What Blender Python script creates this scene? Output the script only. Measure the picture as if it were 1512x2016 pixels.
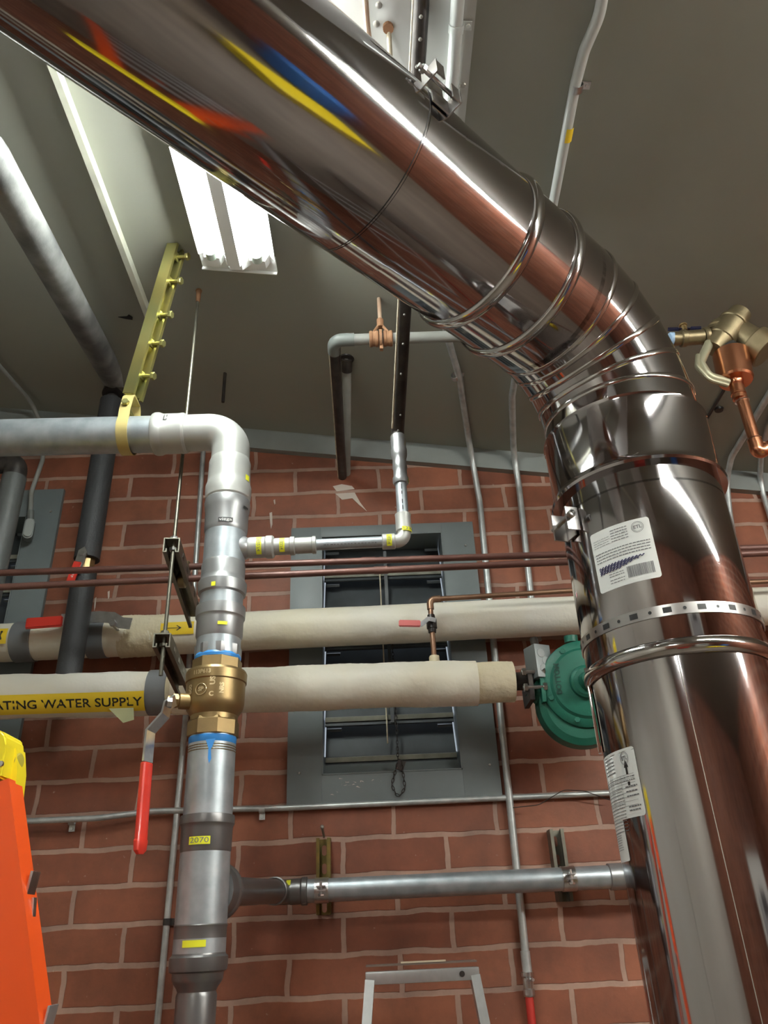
import bpy, bmesh, math, random
from mathutils import Vector, Matrix
random.seed(7)
PI = math.pi
R = math.radians
for o in list(bpy.data.objects):
    bpy.data.objects.remove(o)
SC = bpy.context.scene
COL = SC.collection

# ------------------------------------------------------------------ camera
IW, IH, FPX = 1512, 2016, 1514.0
CAM = Vector((0, -2.6, 1.6))
_p, _r, _w = R(28.628), R(-2.751), R(1.360)
FWD = Vector((math.sin(_w) * math.cos(_p), math.cos(_w) * math.cos(_p), math.sin(_p)))
_rt = Vector((math.cos(_w), -math.sin(_w), 0))
_up = _rt.cross(FWD)
RT = math.cos(_r) * _rt + math.sin(_r) * _up
UP = -math.sin(_r) * _rt + math.cos(_r) * _up
cd = bpy.data.cameras.new('camera')
cam = bpy.data.objects.new('camera', cd)
COL.objects.link(cam)
m = Matrix((RT, UP, -FWD)).transposed().to_4x4()
m.translation = CAM
cam.matrix_world = m
cd.sensor_fit = 'HORIZONTAL'
cd.sensor_width = 36.0
cd.lens = 36.0 * FPX / IW
cd.clip_start = 0.02
SC.camera = cam

# ------------------------------------------------------------------ world, light, exposure
wd = bpy.data.worlds.new('world')
SC.world = wd
wd.use_nodes = True
wd.node_tree.nodes['Background'].inputs[0].default_value = (0.78, 0.88, 1.0, 1)
wd.node_tree.nodes['Background'].inputs[1].default_value = 1.6
SC.view_settings.view_transform = 'Standard'
SC.view_settings.look = 'None'
SC.view_settings.gamma = 1.0
SC.view_settings.use_curve_mapping = False
SC.view_settings.exposure = 0.3
TUBE_POWER = 105.0        # emission of the tubes in the ceiling light seen in the photo
ROOM_TUBE_POWER = 125.0   # emission of the other ceiling lights of the room

# ------------------------------------------------------------------ pixel -> place
def ray(px, py):
    return (FWD + RT * ((px - IW / 2) / FPX) - UP * ((py - IH / 2) / FPX))
def at(px, py, Y):
    d = ray(px, py)
    return CAM + d * ((Y - CAM.y) / d.y)
def depth(P):
    return (Vector(P) - CAM).dot(FWD)
CN = Vector((0.145, 0, 1.0)); CC = 3.342
def on_ceiling(px, py, drop=0.0):
    d = ray(px, py)
    return CAM + d * ((CC - drop - CN.dot(CAM)) / CN.dot(d))
def ceil_z(x):
    return CC - 0.145 * x
def rad(P, halfpx):
    return halfpx * depth(P) / FPX

# ------------------------------------------------------------------ materials
MATS = {}
def mat(name, base=(0.5, 0.5, 0.5), rough=0.5, metal=0.0, emit=None, estr=0.0, bump=None, mottle=None, coat=0.0, spec=None, transmission=0.0):
    """bump=(scale, strength, distance); mottle=(scale, colour2, amount, detail)"""
    if name in MATS:
        return MATS[name]
    M = bpy.data.materials.new(name)
    M.use_nodes = True
    nt = M.node_tree
    b = nt.nodes['Principled BSDF']
    b.inputs['Base Color'].default_value = (*base, 1)
    b.inputs['Roughness'].default_value = rough
    b.inputs['Metallic'].default_value = metal
    if coat: b.inputs['Coat Weight'].default_value = coat
    if spec is not None: b.inputs['Specular IOR Level'].default_value = spec
    if emit:
        b.inputs['Emission Color'].default_value = (*emit, 1)
        b.inputs['Emission Strength'].default_value = estr
    tc = None
    def coords():
        nonlocal tc
        if tc is None:
            tc = nt.nodes.new('ShaderNodeTexCoord')
        return tc.outputs['Object']
    if mottle:
        sc, c2, amt, det = mottle
        n = nt.nodes.new('ShaderNodeTexNoise')
        n.inputs['Scale'].default_value = sc
        n.inputs['Detail'].default_value = det
        nt.links.new(coords(), n.inputs['Vector'])
        rp = nt.nodes.new('ShaderNodeValToRGB')
        rp.color_ramp.elements[0].position = 0.5 - 0.25 / max(amt, .1) * .5
        rp.color_ramp.elements[1].position = 0.5 + 0.25 / max(amt, .1) * .5
        rp.color_ramp.elements[0].color = (*base, 1)
        rp.color_ramp.elements[1].color = (*c2, 1)
        nt.links.new(n.outputs['Fac'], rp.inputs['Fac'])
        nt.links.new(rp.outputs['Color'], b.inputs['Base Color'])
    if bump:
        sc, st, di = bump
        n = nt.nodes.new('ShaderNodeTexNoise')
        n.inputs['Scale'].default_value = sc
        n.inputs['Detail'].default_value = 4
        nt.links.new(coords(), n.inputs['Vector'])
        bp = nt.nodes.new('ShaderNodeBump')
        bp.inputs['Strength'].default_value = st
        bp.inputs['Distance'].default_value = di
        nt.links.new(n.outputs['Fac'], bp.inputs['Height'])
        nt.links.new(bp.outputs['Normal'], b.inputs['Normal'])
    MATS[name] = M
    return M

def brick_material():
    M = bpy.data.materials.new('brick')
    M.use_nodes = True
    nt = M.node_tree; N = nt.nodes; L = nt.links
    b = N['Principled BSDF']
    tc = N.new('ShaderNodeTexCoord')
    sep = N.new('ShaderNodeSeparateXYZ'); L.new(tc.outputs['Object'], sep.inputs[0])
    def math_(op, a, bb):
        n = N.new('ShaderNodeMath'); n.operation = op
        for i, v in enumerate((a, bb)):
            if isinstance(v, (int, float)): n.inputs[i].default_value = v
            else: L.new(v, n.inputs[i])
        return n.outputs[0]
    # small wobble of the joints
    wob = N.new('ShaderNodeTexNoise'); wob.inputs['Scale'].default_value = 9.0; wob.inputs['Detail'].default_value = 3
    L.new(tc.outputs['Object'], wob.inputs['Vector'])
    ws = N.new('ShaderNodeSeparateColor'); L.new(wob.outputs['Color'], ws.inputs[0])
    wx = math_('MULTIPLY', math_('SUBTRACT', ws.outputs[0], 0.5), 0.020)
    wz = math_('MULTIPLY', math_('SUBTRACT', ws.outputs[1], 0.5), 0.016)
    hx = math_('ADD', sep.outputs['X'], sep.outputs['Y'])
    ux = math_('ADD', math_('ADD', hx, 0.2795 + 0.325 * 40), wx)
    uz = math_('ADD', math_('SUBTRACT', sep.outputs['Z'], 0.0812), wz)
    cb = N.new('ShaderNodeCombineXYZ'); L.new(ux, cb.inputs[0]); L.new(uz, cb.inputs[1])
    br = N.new('ShaderNodeTexBrick')
    br.offset = 0.5; br.offset_frequency = 2
    br.inputs['Scale'].default_value = 1.0
    br.inputs['Brick Width'].default_value = 0.325
    br.inputs['Row Height'].default_value = 0.1047
    br.inputs['Mortar Size'].default_value = 0.0085
    br.inputs['Mortar Smooth'].default_value = 0.25
    br.inputs['Bias'].default_value = 0.0
    br.inputs['Color1'].default_value = (0.185, 0.052, 0.024, 1)
    br.inputs['Color2'].default_value = (0.275, 0.088, 0.042, 1)
    br.inputs['Mortar'].default_value = (0.37, 0.225, 0.17, 1)
    L.new(cb.outputs[0], br.inputs['Vector'])
    # mottling and white scuffs
    n1 = N.new('ShaderNodeTexNoise'); n1.inputs['Scale'].default_value = 5.0; n1.inputs['Detail'].default_value = 6; n1.inputs['Roughness'].default_value = .65
    L.new(tc.outputs['Object'], n1.inputs['Vector'])
    mr = N.new('ShaderNodeMapRange'); mr.inputs[1].default_value = .3; mr.inputs[2].default_value = .72; mr.inputs[3].default_value = .62; mr.inputs[4].default_value = 1.25
    L.new(n1.outputs['Fac'], mr.inputs[0])
    mx = N.new('ShaderNodeMixRGB'); mx.blend_type = 'MULTIPLY'; mx.inputs[0].default_value = 1
    L.new(br.outputs['Color'], mx.inputs[1]); L.new(mr.outputs[0], mx.inputs[2])
    n2 = N.new('ShaderNodeTexNoise'); n2.inputs['Scale'].default_value = 60.0; n2.inputs['Detail'].default_value = 4
    L.new(tc.outputs['Object'], n2.inputs['Vector'])
    r2 = N.new('ShaderNodeMapRange'); r2.inputs[1].default_value = .69; r2.inputs[2].default_value = .78; r2.inputs[3].default_value = 0; r2.inputs[4].default_value = .5
    L.new(n2.outputs['Fac'], r2.inputs[0])
    m2 = N.new('ShaderNodeMixRGB'); L.new(r2.outputs[0], m2.inputs[0]); L.new(mx.outputs[0], m2.inputs[1]); m2.inputs[2].default_value = (.55, .45, .38, 1)
    L.new(m2.outputs[0], b.inputs['Base Color'])
    b.inputs['Roughness'].default_value = 0.62
    inv = math_('SUBTRACT', 1.0, br.outputs['Fac'])
    hgt = math_('ADD', inv, math_('MULTIPLY', n2.outputs['Fac'], 0.25))
    bp = N.new('ShaderNodeBump'); bp.inputs['Strength'].default_value = .55; bp.inputs['Distance'].default_value = .004
    L.new(hgt, bp.inputs['Height']); L.new(bp.outputs['Normal'], b.inputs['Normal'])
    MATS['brick'] = M
    return M

def steel_material(name, base, rough, wav=0.10, streak=0.03):
    """polished sheet metal: mirror with slow waviness"""
    M = mat(name, base, rough, 1.0)
    nt = M.node_tree; N = nt.nodes; L = nt.links; b = N['Principled BSDF']
    tc = N.new('ShaderNodeTexCoord')
    n = N.new('ShaderNodeTexNoise'); n.inputs['Scale'].default_value = 3.0; n.inputs['Detail'].default_value = 1
    L.new(tc.outputs['Object'], n.inputs['Vector'])
    bp = N.new('ShaderNodeBump'); bp.inputs['Strength'].default_value = wav; bp.inputs['Distance'].default_value = .02
    L.new(n.outputs['Fac'], bp.inputs['Height']); L.new(bp.outputs['Normal'], b.inputs['Normal'])
    n2 = N.new('ShaderNodeTexNoise'); n2.inputs['Scale'].default_value = 6; n2.inputs['Detail'].default_value = 5
    L.new(tc.outputs['Object'], n2.inputs['Vector'])
    mr = N.new('ShaderNodeMapRange'); mr.inputs[1].default_value = .35; mr.inputs[2].default_value = .7
    mr.inputs[3].default_value = rough; mr.inputs[4].default_value = rough + streak
    L.new(n2.outputs['Fac'], mr.inputs[0]); L.new(mr.outputs[0], b.inputs['Roughness'])
    return M

brick = brick_material()
ceil_m = mat('ceiling_paint', (0.262, 0.262, 0.222), 0.50, mottle=(2.2, (0.288, 0.286, 0.245), .5, 5), bump=(35, .12, .004))
deck_m = mat('deck_paint', (0.46, 0.46, 0.44), 0.5, bump=(25, .1, .003))
batten_m = mat('batten_paint', (0.62, 0.62, 0.50), 0.5, mottle=(14, (.48, .48, .40), .6, 4))
trim_m = mat('trim_paint', (0.26, 0.28, 0.27), 0.42, mottle=(6, (.20, .21, .20), .5, 4), bump=(20, .15, .003))
frame_m = mat('window_paint', (0.155, 0.178, 0.182), 0.45, mottle=(7, (.125, .145, .148), .5, 5), bump=(60, .12, .002))
louver_m = mat('louver_metal', (0.055, 0.063, 0.068), 0.5, mottle=(9, (.03, .034, .036), .6, 5))
louver_edge_m = mat('louver_edge', (0.26, 0.26, 0.21), 0.55, mottle=(18, (.15, .15, .12), .6, 4))
black_m = mat('black', (0.012, 0.012, 0.012), 0.5)
steel_m = steel_material('mirror_steel', (0.43, 0.405, 0.412), 0.065)
band_m = steel_material('band_steel', (0.56, 0.54, 0.53), 0.10, 0.05)
strap_m = mat('strap_steel', (0.55, 0.53, 0.52), 0.30, 1.0)
galv_m = mat('galvanised', (0.36, 0.40, 0.43), 0.42, .75, mottle=(22, (.50, .54, .57), .8, 6), bump=(60, .15, .002))
galvc_m = mat('conduit_galvanised', (0.40, 0.42, 0.42), 0.42, .6, mottle=(30, (.56, .58, .57), .7, 4))
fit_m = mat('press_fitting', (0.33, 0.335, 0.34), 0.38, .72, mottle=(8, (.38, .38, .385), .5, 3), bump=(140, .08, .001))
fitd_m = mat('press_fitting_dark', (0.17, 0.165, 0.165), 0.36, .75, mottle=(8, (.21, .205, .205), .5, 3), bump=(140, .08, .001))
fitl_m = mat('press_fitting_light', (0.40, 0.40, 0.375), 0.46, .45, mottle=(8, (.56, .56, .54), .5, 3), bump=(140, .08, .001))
brass_m = mat('brass', (0.36, 0.25, 0.115), 0.40, .9, mottle=(25, (.29, .205, .10), .6, 4), bump=(180, .15, .001))
brassd_m = mat('bronze_cast', (0.27, 0.215, 0.125), 0.42, .8, mottle=(30, (.20, .16, .09), .6, 4), bump=(160, .25, .001))
yzinc_m = mat('yellow_zinc', (0.50, 0.43, 0.155), 0.33, .9, mottle=(12, (.40, .40, .17), .6, 4))
yzincd_m = mat('yellow_zinc_dull', (0.60, 0.49, 0.20), 0.45, .55)
olive_m = mat('aged_yellow_zinc', (0.22, 0.14, 0.035), 0.45, .6, mottle=(30, (.12, .10, .03), .7, 4))
copper_m = mat('copper', (0.80, 0.36, 0.20), 0.26, 1.0, mottle=(14, (.66, .28, .15), .6, 3))
coppero_m = mat('aged_copper', (0.32, 0.19, 0.12), 0.42, .7, mottle=(18, (.24, .13, .08), .7, 4))
red_pipe_m = mat('brown_red_pipe', (0.17, 0.075, 0.058), 0.45, .25, mottle=(12, (.12, .055, .045), .6, 4))
iron_m = mat('black_iron', (0.022, 0.018, 0.017), 0.42, .35, mottle=(30, (.05, .04, .034), .8, 4))
grey_pipe_m = mat('grey_painted_pipe', (0.22, 0.22, 0.20), 0.5, mottle=(14, (.28, .28, .26), .6, 4))
cream_edge_m = mat('old_cream_paint', (0.62, 0.56, 0.42), 0.6, mottle=(40, (.40, .33, .24), .7, 4))
rust_m = mat('rusty_iron', (0.36, 0.19, 0.10), 0.75, .1, mottle=(35, (.25, .12, .06), .7, 5), bump=(120, .3, .002))
foam_m = mat('black_foam', (0.030, 0.030, 0.032), 0.62, bump=(170, .4, .003))
lag_m = mat('grey_lagging', (0.085, 0.085, 0.085), 0.6, mottle=(7, (.26, .26, .25), .9, 6), bump=(45, .3, .004))
white_m = mat('white_insulation', (0.76, 0.73, 0.66), 0.58, mottle=(3.2, (.78, .71, .54), .7, 6), bump=(13, .55, .012))
canvas_m = mat('cream_canvas', (0.66, 0.57, 0.38), 0.8, mottle=(9, (.64, .57, .42), .6, 5), bump=(26, .7, .012))
duct_tape_m = mat('grey_tape', (0.17, 0.175, 0.185), 0.45, bump=(20, .3, .004))
yellow_m = mat('yellow_label', (0.86, 0.60, 0.03), 0.45)
yel_m = mat('yellow_green_label', (0.80, 0.80, 0.03), 0.45)
ink_m = mat('black_ink', (0.015, 0.014, 0.013), 0.5)
inkg_m = mat('grey_ink', (0.16, 0.16, 0.17), 0.6)
blueink_m = mat('blue_marker', (0.05, 0.05, 0.13), 0.5)
label_m = mat('white_label', (0.74, 0.75, 0.73), 0.35)
whiteink_m = mat('white_ink', (0.8, 0.78, 0.76), 0.5)
red_m = mat('red_grip', (0.62, 0.035, 0.02), 0.38, coat=.3)
redp_m = mat('faded_red_grip', (0.60, 0.13, 0.12), 0.5)
zinc_m = mat('bright_zinc', (0.66, 0.66, 0.66), 0.28, 1.0, mottle=(40, (.5, .5, .5), .6, 3))
dzinc_m = mat('dark_strut_zinc', (0.20, 0.19, 0.15), 0.42, .8, mottle=(30, (.16, .15, .12), .7, 4))
blue_m = mat('blue_thread_tape', (0.04, 0.24, 0.62), 0.35)
green_m = mat('green_cast_paint', (0.012, 0.135, 0.088), 0.45, mottle=(14, (.01, .105, .07), .5, 4), bump=(60, .25, .003))
orange_m = mat('orange_fibreglass', (0.86, 0.095, 0.012), 0.34, coat=.2, bump=(12, .05, .002))
yplas_m = mat('yellow_plastic', (0.86, 0.68, 0.02), 0.38, bump=(40, .1, .002))
alu_m = mat('aluminium', (0.60, 0.62, 0.62), 0.34, .75, mottle=(40, (.52, .54, .54), .6, 4))
redcable_m = mat('red_cable', (0.50, 0.035, 0.025), 0.45)
enam_m = mat('white_enamel', (0.80, 0.81, 0.79), 0.35)
screw_m = mat('screw', (0.42, 0.40, 0.36), 0.4, .8)
floor_m = mat('floor_concrete', (0.20, 0.165, 0.13), 0.55, mottle=(2.5, (.14, .115, .09), .6, 6), bump=(18, .2, .004))
cream_m = mat('cream_wall_paint', (0.66, 0.65, 0.59), 0.6, mottle=(1.5, (.60, .59, .53), .5, 4))
bluep_m = mat('blue_paint', (0.03, 0.12, 0.36), 0.4)
greyp_m = mat('grey_cabinet_paint', (0.28, 0.29, 0.30), 0.45)
tube_m = mat('fluorescent_tube', (0.9, 0.9, 0.9), 0.4, emit=(0.93, 1.0, 0.96), estr=TUBE_POWER)
rtube_m = mat('room_fluorescent_tube', (0.9, 0.9, 0.9), 0.4, emit=(0.98, 1.0, 0.93), estr=ROOM_TUBE_POWER)
plaster_m = mat('plaster_patch', (0.58, 0.50, 0.44), 0.8, bump=(80, .5, .004))
glow_m = mat('ridged_glass', (0.5, 0.52, 0.5), 0.15)

# ------------------------------------------------------------------ mesh building
def frame_of(d):
    d = Vector(d).normalized()
    a = Vector((0, 0, 1)) if abs(d.z) < .9 else Vector((1, 0, 0))
    u = d.cross(a).normalized(); v = d.cross(u).normalized()
    return u, v, d
def fillet(pts, r, n=8):
    pts = [Vector(p) for p in pts]
    out = [pts[0]]
    for i in range(1, len(pts) - 1):
        rr = r[i - 1] if isinstance(r, (list, tuple)) else r
        a, b, c = pts[i - 1], pts[i], pts[i + 1]
        d1 = (a - b).normalized(); d2 = (c - b).normalized()
        ang = d1.angle(d2)
        if rr <= 0 or ang > PI - .02:
            out.append(b); continue
        t = min(rr / math.tan(ang / 2), (a - b).length * .49, (c - b).length * .49)
        r2 = t * math.tan(ang / 2)
        cen = b + (d1 + d2).normalized() * (r2 / math.sin(ang / 2))
        s = b + d1 * t - cen; e = b + d2 * t - cen
        tot = s.angle(e)
        for k in range(n + 1):
            f = k / n
            q = (s * math.sin((1 - f) * tot) + e * math.sin(f * tot)) / math.sin(tot)
            out.append(cen + q)
    out.append(pts[-1])
    return out
class MB:
    def __init__(s):
        s.bm = bmesh.new()
    def ring(s, c, u, v, r, n, ph=0.0):
        return [s.bm.verts.new(c + u * (r * math.cos(ph + 2 * PI * i / n)) + v * (r * math.sin(ph + 2 * PI * i / n))) for i in range(n)]
    def bridge(s, A, B):
        n = len(A)
        for i in range(n):
            try: s.bm.faces.new((A[i], A[(i + 1) % n], B[(i + 1) % n], B[i]))
            except ValueError: pass
    def tube(s, pts, r, n=20, caps=True):
        """round tube along points; r may be a list"""
        pts = [Vector(p) for p in pts]
        q = [pts[0]]
        rl = [r[0]] if isinstance(r, (list, tuple)) else None
        for i, p in enumerate(pts[1:], 1):
            if (p - q[-1]).length > 1e-6:
                q.append(p)
                if rl is not None: rl.append(r[i])
        pts = q
        u = None; prev = None; rings = []
        for i, p in enumerate(pts):
            if i == 0: t = (pts[1] - p).normalized()
            elif i == len(pts) - 1: t = (p - pts[-2]).normalized()
            else: t = ((pts[i + 1] - p).normalized() + (p - pts[i - 1]).normalized()).normalized()
            if u is None: u, v, _ = frame_of(t)
            else:
                u = (u - t * u.dot(t)).normalized(); v = t.cross(u)
            rr = rl[i] if rl is not None else r
            rings.append(s.ring(p, u, v, rr, n))
        for a, b in zip(rings, rings[1:]): s.bridge(a, b)
        if caps:
            s.bm.faces.new(rings[0]); s.bm.faces.new(rings[-1])
        return s
    def lathe(s, prof, org, ax, n=40, caps=True, ph=0.0):
        """prof = [(distance along axis, radius)]"""
        org = Vector(org); u, v, d = frame_of(ax)
        rings = [s.ring(org + d * t, u, v, max(r, 1e-4), n, ph) for t, r in prof]
        for a, b in zip(rings, rings[1:]): s.bridge(a, b)
        if caps:
            s.bm.faces.new(rings[0]); s.bm.faces.new(rings[-1])
        return s
    def box(s, c, size, rot=None, bevel=0.0):
        c = Vector(c); sx, sy, sz = [k / 2 for k in size]
        M = rot if rot is not None else Matrix.Identity(3)
        tmp = bmesh.new()
        vs = [tmp.verts.new(Vector((x * sx, y * sy, z * sz))) for x in (-1, 1) for y in (-1, 1) for z in (-1, 1)]
        for f in ((0, 1, 3, 2), (4, 6, 7, 5), (0, 4, 5, 1), (2, 3, 7, 6), (0, 2, 6, 4), (1, 5, 7, 3)):
            tmp.faces.new([vs[i] for i in f])
        if bevel:
            bmesh.ops.bevel(tmp, geom=tmp.edges[:], offset=bevel, segments=2, affect='EDGES', profile=.7)
        tmp.verts.index_update()
        nv = [s.bm.verts.new(c + M @ v.co) for v in tmp.verts]
        for f in tmp.faces: s.bm.faces.new([nv[v.index] for v in f.verts])
        tmp.free()
        return s
    def prism(s, poly, o, ex, ey, ez, z0, z1):
        """2D polygon (x,y) in frame o,ex,ey swept along ez from z0 to z1"""
        o = Vector(o); ex = Vector(ex); ey = Vector(ey); ez = Vector(ez)
        A = [s.bm.verts.new(o + ex * x + ey * y + ez * z0) for x, y in poly]
        B = [s.bm.verts.new(o + ex * x + ey * y + ez * z1) for x, y in poly]
        s.bridge(A, B); s.bm.faces.new(A); s.bm.faces.new(B)
        return s
    def sphere(s, c, r, n=16, sq=(1, 1, 1)):
        M = Matrix.Translation(Vector(c)) @ Matrix.Diagonal((*sq, 1))
        bmesh.ops.create_uvsphere(s.bm, u_segments=n, v_segments=n // 2, radius=r, matrix=M)
        return s
    def quad(s, pts):
        s.bm.faces.new([s.bm.verts.new(Vector(p)) for p in pts]); return s
    def build(s, name, m, parent=None, sharp=26, smooth=True, label=None):
        bm = s.bm
        bmesh.ops.recalc_face_normals(bm, faces=bm.faces[:])
        me = bpy.data.meshes.new(name)
        for e in bm.edges:
            if len(e.link_faces) == 2 and e.calc_face_angle(0) > R(sharp): e.smooth = False
        for f in bm.faces: f.smooth = smooth
        bm.to_mesh(me); bm.free()
        me.materials.append(m)
        o = bpy.data.objects.new(name, me)
        COL.objects.link(o)
        if parent is not None: o.parent = parent; o.matrix_parent_inverse = pinv(parent)
        if label: o['label'] = label
        return o
def pinv(p):
    # geometry is written in world coordinates; only root empties carry a location
    return Matrix.Translation(-p.location) if p.parent is None else Matrix.Identity(4)
def tag(o, label, cat, group=None, kind=None):
    o['label'] = label; o['category'] = cat
    if group: o['group'] = group
    if kind: o['kind'] = kind
    return o
def thing(name, loc, label, cat, group=None, kind=None):
    o = bpy.data.objects.new(name, None)
    o.empty_display_size = .05
    o.location = loc
    COL.objects.link(o)
    return tag(o, label, cat, group, kind)
def struct(o):
    o['kind'] = 'structure'
    return o
def text_verts(body, size, bold=0.0):
    cu = bpy.data.curves.new('txt', 'FONT')
    cu.body = body; cu.size = size; cu.align_x = 'CENTER'; cu.align_y = 'CENTER'; cu.resolution_u = 3
    cu.offset = bold
    o = bpy.data.objects.new('txt', cu); COL.objects.link(o)
    me = bpy.data.meshes.new_from_object(o)
    vs = [v.co.copy() for v in me.vertices]; fs = [list(p.vertices) for p in me.polygons]
    bpy.data.objects.remove(o); bpy.data.curves.remove(cu); bpy.data.meshes.remove(me)
    return vs, fs
def add_text(mb, body, size, fn, bold=0.0, sx=1.0, maxlen=None):
    """fn maps (x, y) of the lettering to a point"""
    vs, fs = text_verts(body, size, bold)
    if not vs: return mb
    w = max(v.x for v in vs) - min(v.x for v in vs)
    if maxlen: sx = maxlen / w
    nv = [mb.bm.verts.new(fn(v.x * sx, v.y)) for v in vs]
    for f in fs:
        try: mb.bm.faces.new([nv[i] for i in f])
        except ValueError: pass
    return mb
def cyl_patch(mb, x0, x1, y0, y1, fn, nx=10, ny=1):
    g = [[mb.bm.verts.new(fn(x0 + (x1 - x0) * i / nx, y0 + (y1 - y0) * j / ny)) for i in range(nx + 1)] for j in range(ny + 1)]
    for j in range(ny):
        for i in range(nx):
            mb.bm.faces.new((g[j][i], g[j][i + 1], g[j + 1][i + 1], g[j + 1][i]))
    return mb
def wrap(org, ax, r, zero, off=0.0):
    """(along axis, around) -> point on the cylinder: x runs around from direction 'zero', y along the axis"""
    org = Vector(org); d = Vector(ax).normalized()
    z = Vector(zero); z = (z - d * z.dot(d)).normalized(); w = d.cross(z)
    def fn(x, y):
        a = x / r
        return org + d * y + (z * math.cos(a) + w * math.sin(a)) * (r + off)
    return fn
def hit_cyl(px, py, org, ax, r):
    """front point of a cylinder under a pixel"""
    d = ray(px, py).normalized(); ax = Vector(ax).normalized(); o = CAM - Vector(org)
    dp = d - ax * d.dot(ax); op = o - ax * o.dot(ax)
    a = dp.dot(dp); b = 2 * dp.dot(op); c = op.dot(op) - r * r
    disc = b * b - 4 * a * c
    if disc < 0: disc = 0
    return CAM + d * ((-b - math.sqrt(disc)) / (2 * a))
def channel_profile(w, h, t=.0026, lip=.008):
    """strut section in (x across, y up): back at y=0, open side at y=h"""
    return [(-w/2, 0), (w/2, 0), (w/2, h), (w/2 - lip, h), (w/2 - lip, h - lip), (w/2 - lip + t, h - lip), (w/2 - lip + t, h - t), (w/2 - t, h - t),
            (w/2 - t, t), (-w/2 + t, t), (-w/2 + t, h - t), (-w/2 + lip - t, h - t), (-w/2 + lip - t, h - lip), (-w/2 + lip, h - lip), (-w/2 + lip, h), (-w/2, h)]
def hexhead(mb, c, ax, r, h, n=6):
    return mb.lathe([(0, r), (h * .85, r), (h, r * .85)], c, ax, n=n)
def rot_to(xd, yd):
    x = Vector(xd).normalized(); y = Vector(yd); y = (y - x * y.dot(x)).normalized(); z = x.cross(y)
    return Matrix((x, y, z)).transposed()

def absorb(part, extra):
    """surface marks become faces of the part that carries them"""
    if isinstance(extra, (list, tuple)):
        for e in extra: absorb(part, e)
        return part
    bm = bmesh.new(); bm.from_mesh(part.data)
    me2 = extra.data; n0 = len(part.data.materials)
    part.data.materials.append(me2.materials[0])
    vs = [bm.verts.new(v.co) for v in me2.vertices]
    for p in me2.polygons:
        try:
            f = bm.faces.new([vs[i] for i in p.vertices]); f.material_index = n0; f.smooth = False
        except ValueError: pass
    bm.to_mesh(part.data); bm.free()
    bpy.data.objects.remove(extra); bpy.data.meshes.remove(me2)
    return part

# ================================================================== THE ROOM
XL, XR, YR = -2.6, 3.4, -7.0
def cut_wall(name, holes, x0, x1, z0, ztop, y0, y1, m):
    """wall in the xz plane with rectangular holes; top edge follows the ceiling"""
    xs = sorted({x0, x1} | {h[0] for h in holes} | {h[1] for h in holes})
    mb = MB()
    for a, b in zip(xs, xs[1:]):
        hs = sorted([(h[2], h[3]) for h in holes if h[0] <= a + 1e-6 and h[1] >= b - 1e-6])
        z = z0; segs = []
        for lo, hi in hs: segs.append((z, lo, None)); z = hi
        segs.append((z, None, 1))
        for lo, hi, top in segs:
            za = zb = hi
            if top: za, zb = ztop(a), ztop(b)
            mb.prism([(a, lo), (b, lo), (b, zb), (a, za)], (0, 0, 0), (1, 0, 0), (0, 0, 1), (0, 1, 0), y0, y1)
    bmesh.ops.remove_doubles(mb.bm, verts=mb.bm.verts[:], dist=1e-5)
    return struct(mb.build(name, m, smooth=False))
W1 = (-0.18, 0.275, 2.052, 2.915)      # opening of the centre louvre
W2 = (-1.72, -1.30, 2.02, 3.05)        # opening of the left louvre
cut_wall('wall_front', [W1, W2], XL, XR, 0.0, lambda x: ceil_z(x) + .01, 0.0, 0.20, brick)
struct(MB().box(((XL + XR) / 2, (YR + .2) / 2, -.05), (XR - XL, .2 - YR, .1)).build('floor', floor_m, smooth=False))
def side_wall(name, x, t, m):
    return struct(MB().prism([(YR, 0), (.2, 0), (.2, ceil_z(x)), (YR, ceil_z(x))], (0, 0, 0), (0, 1, 0), (0, 0, 1), (1, 0, 0), min(x, x + t), max(x, x + t)).build(name, m, smooth=False))
side_wall('wall_left', XL, -.1, cream_m)
side_wall('wall_right', XR, .1, brick)
cut_wall('wall_rear', [], XL, XR, 0.0, lambda x: ceil_z(x) + .01, YR - .1, YR, brick)
struct(MB().prism([(XL - .1, ceil_z(XL - .1)), (XR + .1, ceil_z(XR + .1)), (XR + .1, ceil_z(XR + .1) + .12), (XL - .1, ceil_z(XL - .1) + .12)],
                  (0, 0, 0), (1, 0, 0), (0, 0, 1), (0, 1, 0), YR - .1, .2).build('ceiling', ceil_m, smooth=False))
# angle trim where the ceiling meets the brick
struct(MB().prism([(XL, ceil_z(XL)), (XR, ceil_z(XR)), (XR, ceil_z(XR) - .082), (XL, ceil_z(XL) - .095)], (0, 0, 0), (1, 0, 0), (0, 0, 1), (0, 1, 0), -.03, 0.0).build('trim_1', trim_m, smooth=False))
# shallow sheet metal cover right of the light, shaped to shade the ceiling beyond
def ceil_slab(name, xa, xb, ya, yb, t, m):
    return struct(MB().prism([(xa, ceil_z(xa) + .002), (xb, ceil_z(xb) + .002), (xb, ceil_z(xb) - t), (xa, ceil_z(xa) - t)], (0, 0, 0), (1, 0, 0), (0, 0, 1), (0, 1, 0), ya, yb).build(name, m, smooth=False))
ceil_slab('trim_2', -.06, .262, -4.6, -1.12, .036, deck_m)
ceil_slab('trim_3', -.712, -.694, -4.2, -.60, .034, batten_m)

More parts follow.
